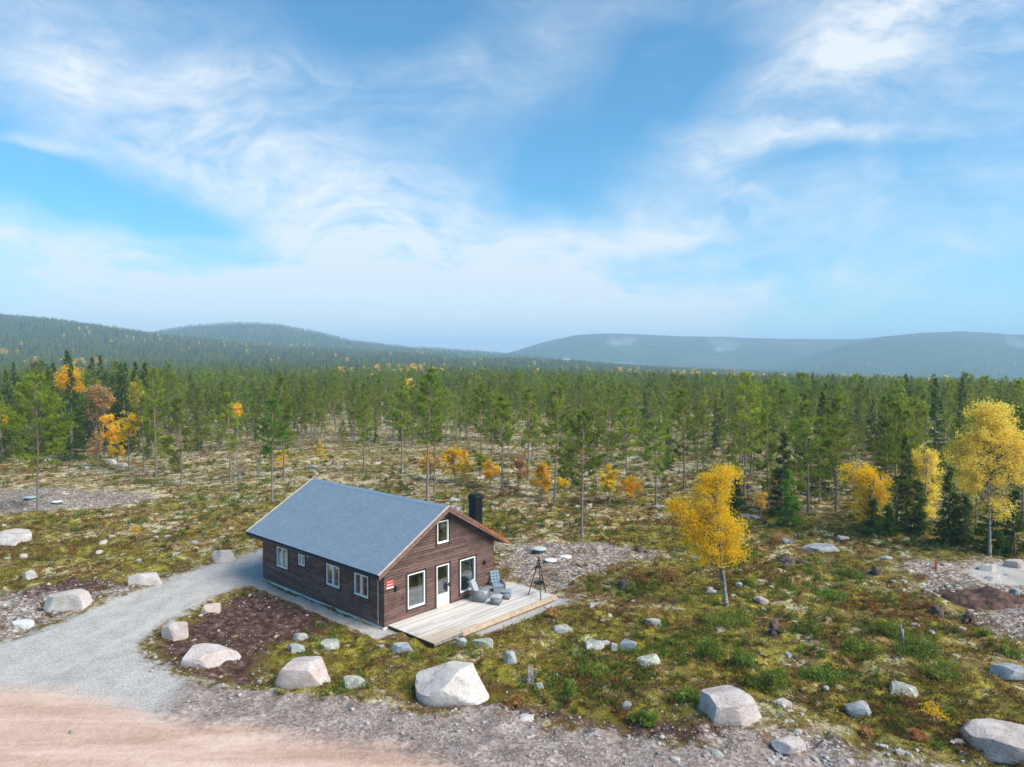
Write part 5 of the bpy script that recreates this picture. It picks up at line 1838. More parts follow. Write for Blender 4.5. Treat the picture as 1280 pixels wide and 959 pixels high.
BIRCH = [
    (908, 756, 183, 'gold', 19000, 0.074, [(-8, 160, 24, 18, 1.0), (-24, 152, 16, 16, 0.6), (-20, 134, 26, 24, 1.4), (-52, 116, 21, 20, 0.9), (-64, 124, 10, 9, 0.25), (-42, 92, 20, 20, 0.8), (-18, 104, 29, 28, 1.9), (-8, 72, 29, 19, 1.2), (10, 96, 13, 16, 0.5), (14, 66, 13, 10, 0.35), (-34, 62, 18, 11, 0.45)], 0.10, (-0.10, 0), 1, 'golden leaning birch with grey trunk standing on the heath right of the cabin'),
    (1083, 668, 95, 'gold', 7000, 0.10, [(-10, 74, 22, 18, 1), (6, 60, 22, 18, 1), (-4, 36, 18, 20, 0.9), (14, 48, 12, 16, 0.5)], 0.07, (0, 0), 3, 'bushy bright yellow birch at the forest edge right of the golden birch'),
    (1155, 664, 108, 'pale', 6000, 0.10, [(-2, 86, 16, 20, 1), (0, 58, 22, 26, 1.2), (2, 28, 15, 16, 0.7)], 0.07, (0, 0), 2, 'pale yellow slender birch between young spruces at right'),
    (1237, 695, 198, 'pale', 21000, 0.10, [(-4, 172, 30, 20, 1.2), (-10, 148, 34, 18, 0.9), (-34, 124, 26, 18, 0.9), (28, 134, 34, 26, 1.2), (4, 108, 34, 22, 0.8), (-24, 92, 20, 16, 0.4), (2, 64, 22, 24, 0.45), (42, 104, 20, 20, 0.5)], 0.085, (0, 0), 1, 'tallest birch with pale yellow crown at the right picture edge'),
    (569, 603, 45, 'gold', 3600, 0.12, [(0, 26, 19, 15, 1), (2, 36, 12, 8, 0.5)], 0.05, (0, 0), 2, 'round golden birch behind the roof ridge'),
    (600, 605, 38, 'lime', 1500, 0.11, [(0, 28, 8, 10, 1)], 0.04, (0, 0), 1, 'yellow green little birch behind the chimney'),
    (613, 609, 33, 'amber', 1500, 0.11, [(0, 20, 10, 10, 1)], 0.04, (0, 0), 1, 'amber little birch right behind the chimney'),
    (538, 600, 40, 'amber', 1500, 0.11, [(0, 22, 10, 15, 1)], 0.04, (0, 0), 1, 'amber birch half hidden by the tallest pine trunk'),
    (648, 612, 45, 'rustleaf', 1500, 0.11, [(0, 28, 13, 15, 1)], 0.04, (0, 0), 2, 'thin rusty birch between two pine trunks right of the chimney'),
    (678, 621, 46, 'amber', 2900, 0.11, [(0, 24, 12, 18, 1), (0, 36, 7, 8, 0.4)], 0.05, (0, 0), 1, 'conical amber birch left of the straight pine'),
    (703, 617, 22, 'gold', 700, 0.10, [(0, 13, 6, 8, 1)], 0.03, (0, 0), 1, 'small gold sapling right of the straight pine trunk'),
    (762, 632, 52, 'amber', 1900, 0.11, [(-1, 34, 9, 16, 1)], 0.05, (0, 0), 1, 'narrow amber birch with white trunk, left of a pair'),
    (787, 629, 40, 'amber', 2000, 0.11, [(0, 20, 12, 16, 1)], 0.04, (0, 0), 1, 'broader amber birch, right of a pair'),
    (951, 652, 40, 'pale', 900, 0.09, [(0, 24, 6, 15, 1)], 0.03, (0, 0), 1, 'tiny pale birch sapling right of the golden birch crown'),
    (402, 585, 36, 'amber', 1000, 0.11, [(0, 20, 8, 14, 1)], 0.03, (0, 0), 1, 'slim orange birch behind the left roof slope'),
    (88, 570, 110, 'gold', 2800, 0.14, [(2, 92, 12, 18, 1)], 0.09, (0, 0), 1, 'tall narrow gold birch among the dark spruces at left'),
    (127, 572, 92, 'rustleaf', 2800, 0.14, [(0, 74, 15, 18, 1), (-4, 50, 12, 14, 0.4)], 0.08, (0, 0), 2, 'brownish birch with thin crown among the left spruces'),
    (140, 580, 66, 'amber', 1900, 0.12, [(0, 44, 11, 20, 1)], 0.06, (0, 0), 1, 'amber birch left of the flame yellow one at the forest edge'),
    (161, 588, 78, 'gold', 2100, 0.12, [(0, 58, 10, 14, 0.8), (7, 60, 8, 8, 0.4), (0, 42, 8, 9, 0.4)], 0.06, (0, 0), 1, 'flame yellow birch left of the tall pine at the forest edge'),
    (147, 585, 40, 'amber', 1300, 0.11, [(0, 26, 10, 11, 1)], 0.04, (0, 0), 1, 'short orange birch with white trunk by the pale rocks'),
    (122, 585, 46, 'rustleaf', 1300, 0.11, [(0, 28, 9, 14, 1)], 0.04, (0, 0), 1, 'rusty slender birch left of the short orange one'),
    (208, 588, 46, 'lime', 2000, 0.11, [(0, 30, 10, 14, 1)], 0.05, (0, 0), 1, 'bright yellow green birch sapling at the left forest edge'),
    (1, 575, 78, 'gold', 1900, 0.13, [(0, 52, 8, 20, 1)], 0.06, (0, 0), 1, 'golden birch cut by the left picture edge'),
    (169, 560, 90, 'amber', 1200, 0.14, [(2, 66, 5, 16, 1)], 0.06, (0, 0), 1, 'narrow amber birch behind the tall pine at left'),
    (297, 565, 66, 'amber', 700, 0.14, [(0, 52, 4, 7, 1)], 0.05, (0, 0), 1, 'thin birch with a small orange top in the twiggy thicket'),
    (352, 586, 28, 'amber', 700, 0.11, [(0, 15, 6, 9, 1)], 0.03, (0, 0), 1, 'small orange birch behind the bright green pine'),
    (1168, 912, 36, 'gold', 420, 0.055, [(-2, 22, 9, 10, 1), (4, 12, 9, 8, 0.7)], 0.012, (0, 0), 3, 'small yellow leaved sapling in the moss near the bottom right boulder'),
    (170, 673, 20, 'amber', 420, 0.07, [(0, 12, 6, 7, 1)], 0.015, (0, 0), 2, 'tiny orange sapling alone in the heath left of the cabin roof'),
    (300, 600, 62, 'rustleaf', 160, 0.09, [(0, 36, 9, 24, 1)], 0.03, (0, 0), 5, 'nearly leafless grey twiggy thicket behind the left end of the roof'),
    (322, 596, 52, 'rustleaf', 140, 0.09, [(0, 32, 9, 20, 1)], 0.03, (0, 0), 5, 'bare greyish saplings between the thicket and the bright green pine'),
    (1196, 655, 24, 'rustleaf', 500, 0.09, [(0, 14, 4, 9, 1)], 0.03, (0, 0), 1, 'little orange birch between the young spruces at right'),
]
for i, (px, b, hp, mt, nl, lf, spec, r0, lean, stems, lab) in enumerate(BIRCH):
    p, H = hpx(px, b, b - hp)
    if mt == 'gold' and i > 3: lf *= 1.0
    if i > 3 and b < 640:
        spec = [(q[0], q[1], q[2] * 1.22, q[3] * 1.15, q[4]) for q in spec]; lf *= 1.25
    meshes = birch_meshes(300 + i, H, lobes_px(px, b, spec), nl, lf, mt, r0, lean, stems, clump=max(0.10, 0.030 * H) if i > 3 else 0.19)
    plant_tree('birch_tree', meshes, lab, 'birch', p[0], p[1])
    occupied.append((p[0], p[1], 1.3))

# --- young spruces at right and left
SPRUCES = [
    (1133, 668, 545, 1.3, 'dark spruce between the yellow birch and the slender pale birch'),
    (1185, 680, 585, 1.1, 'slender young spruce in front left of the tallest birch'),
    (1148, 668, 603, 0.8, 'small young spruce standing before the slender pale birch'),
    (1238, 690, 620, 1.2, 'dark bushy spruce at the foot of the tallest birch'),
    (1268, 692, 612, 1.2, 'young spruce at the right picture edge below the tallest birch'),
    (1090, 672, 626, 0.9, 'low bushy spruce at the foot of the yellow birch'),
    (1110, 668, 632, 0.8, 'short bright spruce right of the yellow birch foot'),
    (1205, 682, 622, 1.1, 'dense low spruce left of the tallest birch foot'),
    (978, 648, 545, 1.3, 'tall narrow spruce right of the golden birch'),
    (985, 660, 590, 1.2, 'bushy young spruce right of the tiny birch sapling'),
    (920, 640, 600, 0.8, 'little spruce behind the golden birch trunk'),
]
for i, (px, b, tp, w, lab) in enumerate(SPRUCES):
    p, H = hpx(px, b, tp)
    plant_tree('spruce_tree', spruce_meshes(600 + i, H, w, mat='young' if i in (6, 9) else 'spruce'), lab, 'spruce', p[0], p[1])
    occupied.append((p[0], p[1], 1.2))

# --- the forest: individuals for the nearest ranks, one mass beyond
PROTO = [pine_meshes(700 + i, 10.0, cb, w, d, 'needle', conic=c) for i, (cb, w, d, c) in enumerate(
    [(0.30, 2.3, 0.66, 0.70), (0.22, 2.1, 0.70, 0.85), (0.40, 2.3, 0.64, 0.60), (0.18, 2.0, 0.72, 0.95), (0.27, 2.6, 0.66, 0.62), (0.36, 1.8, 0.62, 0.78), (0.12, 2.0, 0.70, 1.0)])]
SPROTO = [spruce_meshes(750 + i, 10.0, w) for i, w in enumerate((1.7, 1.5, 2.0))]
GBIRCH = birch_meshes(780, 9.0, [(0, 0, 6.2, 1.3, 1.3, 2.2, 1), (0.2, 0, 4.3, 1.2, 1.2, 1.5, 0.6)], 2600, 0.16, 'amber', 0.07)
PX_E = [-800, 0, 80, 200, 300, 450, 600, 750, 850, 930, 1000, 1050, 1150, 1280, 2000]
ED_E = [74, 76, 76, 82, 86, 92, 88, 80, 72, 62, 56, 53, 50, 46, 44]


def edge_depth(u):
    return np.interp(u * F_PX + 640, PX_E, ED_E)


def poisson_forest(y0, y1, spacing, r, umax=0.98):
    pts = []
    # jittered rows
    y = y0
    while y < y1:
        sp = spacing(y)
        xs = np.arange(-umax * y, umax * y, sp)
        xs = xs + r.uniform(-0.48, 0.48, len(xs)) * sp
        ys = y + r.uniform(-0.5, 0.5, len(xs)) * sp
        pts.append(np.stack([xs, ys], -1))
        y += sp
    return np.concatenate(pts)


def build_forest():
    r = np.random.default_rng(2024)
    near = poisson_forest(40, 420, lambda y: 4.0 if y < 200 else 4.6, r)
    u = near[:, 0] / near[:, 1]
    e = edge_depth(u)
    dep = near[:, 1] - e
    clear = fbm(near[:, 0] / 22, near[:, 1] / 22, 3, 60)
    # right flank is closed forest, the middle opens up with lichen glades
    open_ = np.interp(u, [-0.75, -0.45, -0.3, 0.25, 0.4], [0.05, 0.10, 0.22, 0.20, 0.05])
    prob = np.clip(1.0 - open_ * 0.95 * (1 - smooth(near[:, 1], 130, 210)) - 0.55 * smooth(clear, 0.1, 0.5) * open_ * 3 * (1 - smooth(near[:, 1], 150, 260)), 0, 1)
    prob *= smooth(dep, -2, 10) * 0.75 + 0.25
    keep = (dep > 0) & (r.random(len(near)) < prob)
    near = near[keep]
    for ox, oy, orr in occupied:
        near = near[np.hypot(near[:, 0] - ox, near[:, 1] - oy) > orr]
    # only what the frame (and a step aside) can see; largest in the photo first
    near = near[np.argsort(near[:, 1])]
    inview = np.abs(near[:, 0] / near[:, 1]) < 0.735
    z = terrain(near[:, 0], near[:, 1])
    n_p = n_s = 0
    first_p, first_s = {}, {}
    mass = []
    uu = near[:, 0] / near[:, 1]
    P_CAP, S_CAP = 272, 110
    for i in range(len(near)):
        x, y = near[i]
        u = uu[i]
        is_spruce = r.random() < (0.75 if u < -0.52 and y < 130 else (0.09 if u > 0.28 else 0.03))
        H = min(r.normal(7.35, 1.4), 9.8)
        if u < -0.45 and y < 150: H *= 1.2
        if u < -0.45 and is_spruce and y < 150: H *= 1.15
        if r.random() < 0.22: H *= r.uniform(0.42, 0.8)
        rz = r.uniform(0, 6.28)
        k = r.integers(len(PROTO)) if not is_spruce else r.integers(len(SPROTO))
        s = max(3.2, H) / 10.0
        # small shading differences come from the material's per-object variation
        if inview[i] and not is_spruce and n_p < P_CAP:
            if k not in first_p:
                first_p[k] = plant_tree('pine_tree', PROTO[k], 'slender green pine in the open forest behind the cabin', 'pine', x, y, rz, s, 'pines of the forest behind the cabin')
            else:
                tree_copy(first_p[k], x, y, z[i], rz, s)
            n_p += 1
        elif inview[i] and is_spruce and n_s < S_CAP:
            lab = 'dark pointed spruce in the stand behind the left birches' if u < -0.3 else 'dark spruce between the pines of the forest'
            g = 'dark spruces behind the left birches' if u < -0.3 else 'spruces between the forest pines'
            if k not in first_s:
                first_s[k] = plant_tree('spruce_tree', SPROTO[k], lab, 'spruce', x, y, rz, s, g)
            else:
                tree_copy(first_s[k], x, y, z[i], rz, s, lab, g)
            n_s += 1
        else:
            if y > 70:
                v = (7 + k) if is_spruce else k
                if r.random() < 0.014 and y > 190: v = 10; s *= 1.35
                mass.append((x, y, z[i], v, s, rz))
    # saplings and low growth under the pines
    sap = poisson_forest(62, 230, lambda y: 3.6, r, 0.9)
    su = sap[:, 0] / sap[:, 1]
    sd = sap[:, 1] - edge_depth(su)
    sap = sap[(sd > -6) & (r.random(len(sap)) < 0.42 * smooth(sd, -8, 12))]
    for (x, y), zz in zip(sap, terrain(sap[:, 0], sap[:, 1])):
        mass.append((x, y, zz, (7 + r.integers(3)) if r.random() < 0.15 else r.integers(7), r.uniform(0.12, 0.48), r.uniform(0, 6.28)))
    far = [poisson_forest(420, 1000, lambda y: 5.6, r, 0.92), poisson_forest(1000, 1600, lambda y: 8.0, r, 0.86), poisson_forest(1600, 2350, lambda y: 11.0, r, 0.82)]
    far = np.concatenate(far)
    gl = fbm(far[:, 0] / 150, far[:, 1] / 210, 3, 90)
    keep = r.random(len(far)) < np.clip(1.0 - 1.6 * smooth(gl, 0.28, 0.55), 0.04, 1)
    far = far[keep]
    zf = terrain(far[:, 0], far[:, 1])
    autumn = smooth(fbm(far[:, 0] / 90, far[:, 1] / 150, 3, 95), 0.12, 0.4)
    for (x, y), zz, au in zip(far, zf, autumn):
        q = r.random()
        v = 10 if q < 0.004 + (0.10 if y < 800 else 0.045) * au else (7 + r.integers(3) if q < 0.30 else r.integers(7))
        mass.append((x, y, zz, v, r.normal(0.82, 0.14) * (1.0 if y < 1200 else 0.9) * (1.95 if v == 10 else 1.0), r.uniform(0, 6.28)))
    mass = np.array(mass)
    me = bpy.data.meshes.new('forest')
    me.vertices.add(len(mass))
    me.vertices.foreach_set('co', mass[:, :3].astype(np.float32).ravel())
    for nm, col, typ in (('variant', 3, 'INT'), ('size', 4, 'FLOAT'), ('turn', 5, 'FLOAT')):
        a = me.attributes.new(nm, typ, 'POINT')
        a.data.foreach_set('value', mass[:, col].astype(np.int32 if typ == 'INT' else np.float32))
    forest = link_mesh('forest', me)
    tag(forest, 'far mass of pine forest spreading to the hills', 'forest', kind='stuff')
    gb = [c for c in C.objects if c.get('label') == 'amber birch left of the flame yellow one at the forest edge'][0]
    sources = [first_p[k] for k in range(7)] + [first_s[k] for k in range(3)] + [None]
    ng = bpy.data.node_groups.new('scatter_trees', 'GeometryNodeTree')
    ng.interface.new_socket('Geometry', in_out='INPUT', socket_type='NodeSocketGeometry')
    ng.interface.new_socket('Geometry', in_out='OUTPUT', socket_type='NodeSocketGeometry')
    N, Lk = ng.nodes, ng.links
    gi = N.new('NodeGroupInput'); go = N.new('NodeGroupOutput')

    def named(nm, typ):
        a = N.new('GeometryNodeInputNamedAttribute'); a.data_type = typ; a.inputs[0].default_value = nm
        return a.outputs[0]
    var, size, turn = named('variant', 'INT'), named('size', 'FLOAT'), named('turn', 'FLOAT')
    cx = N.new('ShaderNodeCombineXYZ'); Lk.new(turn, cx.inputs[2])
    rot = N.new('FunctionNodeEulerToRotation'); Lk.new(cx.outputs[0], rot.inputs[0])
    join = N.new('GeometryNodeJoinGeometry')
    for k, src in enumerate(sources):
        j = N.new('GeometryNodeJoinGeometry')
        if src is None:
            parts = [ch for ch in gb.children]
        else:
            parts = list(src.children)
        for ch in parts:
            oi = N.new('GeometryNodeObjectInfo'); oi.inputs['Object'].default_value = ch; oi.transform_space = 'ORIGINAL'
            Lk.new(oi.outputs['Geometry'], j.inputs[0])
        g2i = N.new('GeometryNodeGeometryToInstance'); Lk.new(j.outputs[0], g2i.inputs[0])
        cmp = N.new('FunctionNodeCompare'); cmp.data_type = 'INT'; cmp.operation = 'EQUAL'
        ia = [s for s in cmp.inputs if s.type == 'INT']
        Lk.new(var, ia[0]); ia[1].default_value = k
        iop = N.new('GeometryNodeInstanceOnPoints')
        Lk.new(gi.outputs[0], iop.inputs['Points']); Lk.new(cmp.outputs[0], iop.inputs['Selection']); Lk.new(g2i.outputs[0], iop.inputs['Instance'])
        Lk.new(rot.outputs[0], iop.inputs['Rotation']); Lk.new(size, iop.inputs['Scale'])
        Lk.new(iop.outputs[0], join.inputs[0])
    Lk.new(join.outputs[0], go.inputs[0])
    md = forest.modifiers.new('scatter', 'NODES')
    md.node_group = ng
    print('forest: individuals', n_p, n_s, 'mass', len(mass))


build_forest()

# ------------------------------------------------------------------ shrubs and stumps
def shrub_mesh(seed, w, h, n, mat, leaf=0.07):
    r = np.random.default_rng(seed)
    nc = max(6, n // 50)
    d = r.normal(size=(nc, 3)); d[:, 2] = np.abs(d[:, 2]); d /= np.linalg.norm(d, axis=1, keepdims=True)
    cc = d * (r.random(nc) ** 0.5)[:, None] * np.array([w / 2, w / 2 * 0.8, h * 0.8])
    ci = r.integers(nc, size=n)
    P = cc[ci] + r.normal(size=(n, 3)) * np.array([w, w, h]) * 0.085
    P[:, 2] = np.abs(P[:, 2])
    D = r.normal(size=(n, 3)); D[:, 2] = np.abs(D[:, 2]) + 0.4
    tc = np.clip(r.normal(0.5, 0.15, nc), 0, 1)
    T = np.clip(tc[ci] + r.normal(size=n) * 0.18, 0, 1)
    V, F_ = blades(P, D, r.uniform(0.8, 1.6, n) * leaf * 1.3, leaf * 0.55, r)
    parts = [(V, F_, 0, T)]
    for k in range(min(nc, 10)):
        V, F_ = np_tube(np.array([[0, 0, -0.05], cc[k] * 0.5 + [0, 0, 0.03], cc[k]]), [0.014, 0.009, 0.003], 4)
        parts.append((V, F_, 1, 0.3))
    V, F_, mi, ti = merge(parts)
    return np_mesh('shrub', V, F_, [M[mat], M['twig']], mi, face_col=ti)


SHRUBS = [
    (908, 782, 60, 26, 'shrub', 'bright green shrub at the foot of the golden birch'), (962, 868, 52, 36, 'shrub', 'round yellowish green shrub above the lavender boulder'),
    (885, 830, 44, 32, 'shrub', 'green shrub up the slope left of the round yellowish one'), (927, 838, 40, 28, 'shrub', 'green shrub between the two larger ones above the lavender boulder'),
    (1065, 720, 34, 16, 'shrub', 'light green shrub on the heath left of the bare stony slope'), (1115, 800, 46, 26, 'shrub', 'loose green shrub around the thin dead stem'),
    (1150, 822, 60, 34, 'shrub', 'wide grey green shrub on the right slope'), (1180, 850, 46, 24, 'shrub', 'grey green shrub above the lichen covered boulder at right'),
    (1075, 822, 44, 20, 'shrub', 'low grey green shrub in the middle of the right slope'), (1266, 825, 30, 26, 'shrub', 'green shrub at the right picture edge above the grey mossy rock'),
    (942, 735, 20, 14, 'lime', 'small yellow green plant right of the golden birch trunk'), (712, 868, 18, 30, 'shrub', 'small light green bush near the weathered stump'),
    (838, 724, 34, 22, 'rustleaf', 'dry brown bush left of the golden birch trunk'), (692, 772, 22, 12, 'rustleaf', 'rusty bush beside the deck front corner'),
    (972, 680, 26, 22, 'rustleaf', 'rusty thin bush right of the golden birch crown'), (1085, 920, 22, 16, 'rustleaf', 'rust red bush below the blue grey rock'),
    (1150, 930, 24, 14, 'rustleaf', 'rust red bush left of the yellow sapling'), (645, 880, 24, 12, 'rustleaf', 'orange heath bush at the edge right of the largest boulder'),
    (1235, 800, 20, 14, 'shrub', 'tiny green bush beside the bare stony slope'), (1010, 790, 36, 18, 'shrub', 'green bush right of the dark root on the slope'),
    (1190, 905, 22, 16, 'shrub', 'green bush right of the yellow sapling'), (860, 880, 40, 18, 'shrub', 'yellow green bush left of the lavender boulder'),
    (1040, 745, 40, 16, 'shrub', 'pale green low bush in the upper right heath'), (1030, 850, 50, 18, 'shrub', 'flat green bush in the right heath, uphill of the blue grey rock'),
    (808, 905, 34, 16, 'shrub', 'yellow green bush on the heath edge above the verge'), (745, 845, 40, 14, 'shrub', 'low dry green bush below the rock cluster'),
]


def build_shrubs():
    for i, (px, b, w, h, mt, lab) in enumerate(SHRUBS):
        p = at(px, b); s = p[1] / F_PX
        o = link_mesh('shrub', shrub_mesh(900 + i, w * s, h * s * 0.95, int(500 + 26 * w), mt, 0.075 if w > 30 else 0.06))
        o.location = (p[0], p[1] + 0.2, tz(p[0], p[1] + 0.2) - 0.02)
        tag(o, lab, 'shrub')


build_shrubs()


def build_stumps():
    def stump(px, b, w, h, mt, lab, seed, name='tree_stump', tall=False):
        r = random.Random(seed)
        p = at(px, b); s = p[1] / F_PX
        W, Hh = w * s * (0.72 if mt == 'rootdark' else 1), h * s * (0.8 if mt == 'rootdark' else 1)
        bm = bmesh.new()
        n = 14
        rings = []
        jag = [r.uniform(0.6, 1.15) for _ in range(n)]
        for q in (0, 0.2, 0.6, 1.0):
            ring = []
            for k in range(n):
                a = 2 * math.pi * k / n
                rad = W / 2 * (1.15 - 0.55 * q ** 0.5 if tall else 1.0 - 0.35 * q) * (1 + 0.15 * math.sin(3 * a + seed))
                ring.append(bm.verts.new((rad * math.cos(a), rad * math.sin(a) * 0.8, -0.08 + (Hh + 0.08) * q * (jag[k] if q == 1 else 1))))
            rings.append(ring)
        for r0, r1 in zip(rings, rings[1:]):
            for k in range(n): bm.faces.new((r0[k], r0[(k + 1) % n], r1[(k + 1) % n], r1[k]))
        c = bm.verts.new((0, 0, Hh * 0.75))
        for k in range(n): bm.faces.new((rings[-1][k], rings[-1][(k + 1) % n], c))
        # roots
        for k in range(6):
            a = r.uniform(0, 6.28); L = W * r.uniform(0.5, 1.0)
            tube(bm, [(W * 0.3 * math.cos(a), W * 0.3 * math.sin(a), Hh * 0.25), (L * 0.7 * math.cos(a + .2), L * 0.7 * math.sin(a + .2), Hh * r.uniform(0.05, 0.5)), (L * math.cos(a), L * math.sin(a), r.uniform(-0.03, Hh * 0.7))], [W * 0.10, W * 0.06, W * 0.02], 6)
        o = obj(name, bm, M[mt], smooth=True)
        o.location = (p[0], p[1], tz(*p)); o.rotation_euler = (0, 0, r.uniform(0, 6))
        tag(o, lab, 'stump')
    stump(662, 850, 12, 22, 'deadwood', 'weathered grey upright stump in the moss right of the largest boulder', 1, tall=True)
    stump(780, 734, 30, 11, 'rootdark', 'dark low root stump on the heath above the rock cluster', 2)
    stump(967, 790, 22, 24, 'rootdark', 'dark jagged root stump with upright spike on the right slope', 3)
    stump(1127, 812, 7, 32, 'deadwood', 'thin dead stem standing in the green shrub on the right slope', 4, name='dead_stem', tall=True)
    stump(985, 706, 40, 9, 'rootdark', 'long dark root lying on the heath right of the golden birch', 5, name='fallen_root')
    stump(1095, 718, 20, 14, 'rootdark', 'dark root mass at the left edge of the bare stony slope', 6)
    stump(1172, 768, 28, 18, 'rootdark', 'black hollow root mass under the brown soil mound', 7)
    stump(1212, 772, 26, 14, 'rootdark', 'dark root clump right of the black hollow root mass', 8)
    stump(634, 660, 8, 10, 'rootdark', 'small black stump on the heath right of the chimney', 9)
    stump(800, 690, 24, 9, 'rootdark', 'dark root by the edge of the bare soil behind the deck', 10)
    # mound of dug soil at the right
    p = at(1248, 758)
    r = np.random.default_rng(8)
    V, Fc = ICO[5]
    V = V.copy()
    V = V * np.array([2.4, 1.4, 0.48])
    V[:, 2] += 0.35 * fbm(V[:, 0] / 0.5 + 5, V[:, 1] / 0.5, 4, 3) * (V[:, 2] > 0)
    o = link_mesh('soil_mound', np_mesh('soil_mound', V, Fc, [M['soil']], smooth=True))
    o.location = (p[0], p[1] + 1.2, tz(*p) - 0.1)
    tag(o, 'brown mound of dug soil below the gravel pad', 'mound')


build_stumps()


# ------------------------------------------------------------------ ground cover
def build_cover():
    r = np.random.default_rng(99)
    n = 150000
    u = r.uniform(-0.78, 0.78, n); y = np.exp(r.uniform(math.log(18.5), math.log(120), n))
    x = u * y
    m = masks(x, y)
    bare = np.clip(m['m_drive'] * 1.6 + m['m_dirt'] * 2 + m['m_verge'] * 1.5 + m['m_scree'] * 1.15 + m['m_peat'] * 1.05, 0, 1)
    nb = fbm(x / 1.3, y / 1.3, 4, 41)
    keep = r.random(n) < np.clip((1 - bare) * (0.62 + 0.7 * nb), 0, 1)
    lx = (x - HX) * gx[0] + (y - HY) * gx[1]; ly = (x - HX) * gy[0] + (y - HY) * gy[1]
    keep &= ~((lx > -0.15) & (lx < 8.7) & (ly > -3.35) & (ly < HL + 0.1))
    x, y = x[keep], y[keep]
    ex, ey = [], []
    for ob in C.objects:
        if ob.type == 'MESH' and ob.name.split('.')[0] in ('boulder', 'rock') and ob.location.y < 60:
            dx_, dy_ = ob.dimensions.x / 2, ob.dimensions.y / 2
            nn_ = int(10 + 26 * (dx_ + dy_))
            a_ = r.uniform(0, 6.28, nn_); q_ = r.uniform(0.92, 1.22, nn_)
            ex.append(ob.location.x + np.cos(a_) * dx_ * q_); ey.append(ob.location.y + np.sin(a_) * dy_ * q_)
    ex, ey = np.concatenate(ex), np.concatenate(ey)
    me_ = masks(ex, ey)
    ok = (me_['m_verge'] + me_['m_dirt'] + me_['m_drive'] + 0.5 * me_['m_scree']) < 0.55
    x, y = np.concatenate([x, ex[ok]]), np.concatenate([y, ey[ok]])
    k = len(x)
    z = terrain(x, y)
    far = smooth(y, 35, 80)
    # colour follows the plants: patches of crowberry, moss, dry heather and reindeer lichen
    a = fbm(x / 3.2, y / 3.2, 4, 51) * 0.5 + 0.5; b = fbm(x / 1.1, y / 1.1, 4, 52) * 0.5 + 0.5
    tint = np.clip(0.44 + 1.25 * (0.5 * a + 0.5 * b - 0.5) + r.normal(size=k) * 0.11, 0, 0.82)
    rustp = smooth(fbm(x / 5, y / 5, 3, 53) + 0.25 * far, 0.12, 0.45)
    tint = np.where(r.random(k) < rustp * 0.6, np.where(r.random(k) < 0.5, 0.16, 0.80) + r.normal(size=k) * 0.03, tint)
    lich = smooth(fbm(x / 1.6, y / 1.6, 4, 54) + 0.22 * far, 0.15, 0.42)
    tint = np.where(r.random(k) < lich * 0.7, r.uniform(0.88, 1.0, k), tint)
    s = (0.055 + 0.075 * r.random(k)) * np.clip((y / 30) ** 0.55, 0.8, 2.2)
    s = np.where(tint > 0.87, s * 0.6, s)
    nb = 7
    P = np.repeat(np.stack([x, y, z - 0.01], -1), nb, 0)
    ss = np.repeat(s, nb)
    P[:, :2] += r.normal(size=(len(P), 2)) * ss[:, None] * 0.9
    D = r.normal(size=(len(P), 3)); D[:, 2] = np.abs(D[:, 2]) * 0.8 + 0.35
    V, F_ = blades(P, D, ss * r.uniform(0.6, 1.4, len(P)), ss * 0.42, r)
    T = np.clip(np.repeat(tint, nb) + r.normal(size=len(P)) * 0.035, 0, 1)
    o = link_mesh('ground_cover', np_mesh('ground_cover', V, F_, [M['heather']], face_col=T))
    tag(o, 'low heather, moss, crowberry and reindeer lichen covering the heath', 'ground cover', kind='stuff')


bpy.context.view_layer.update()
build_cover()

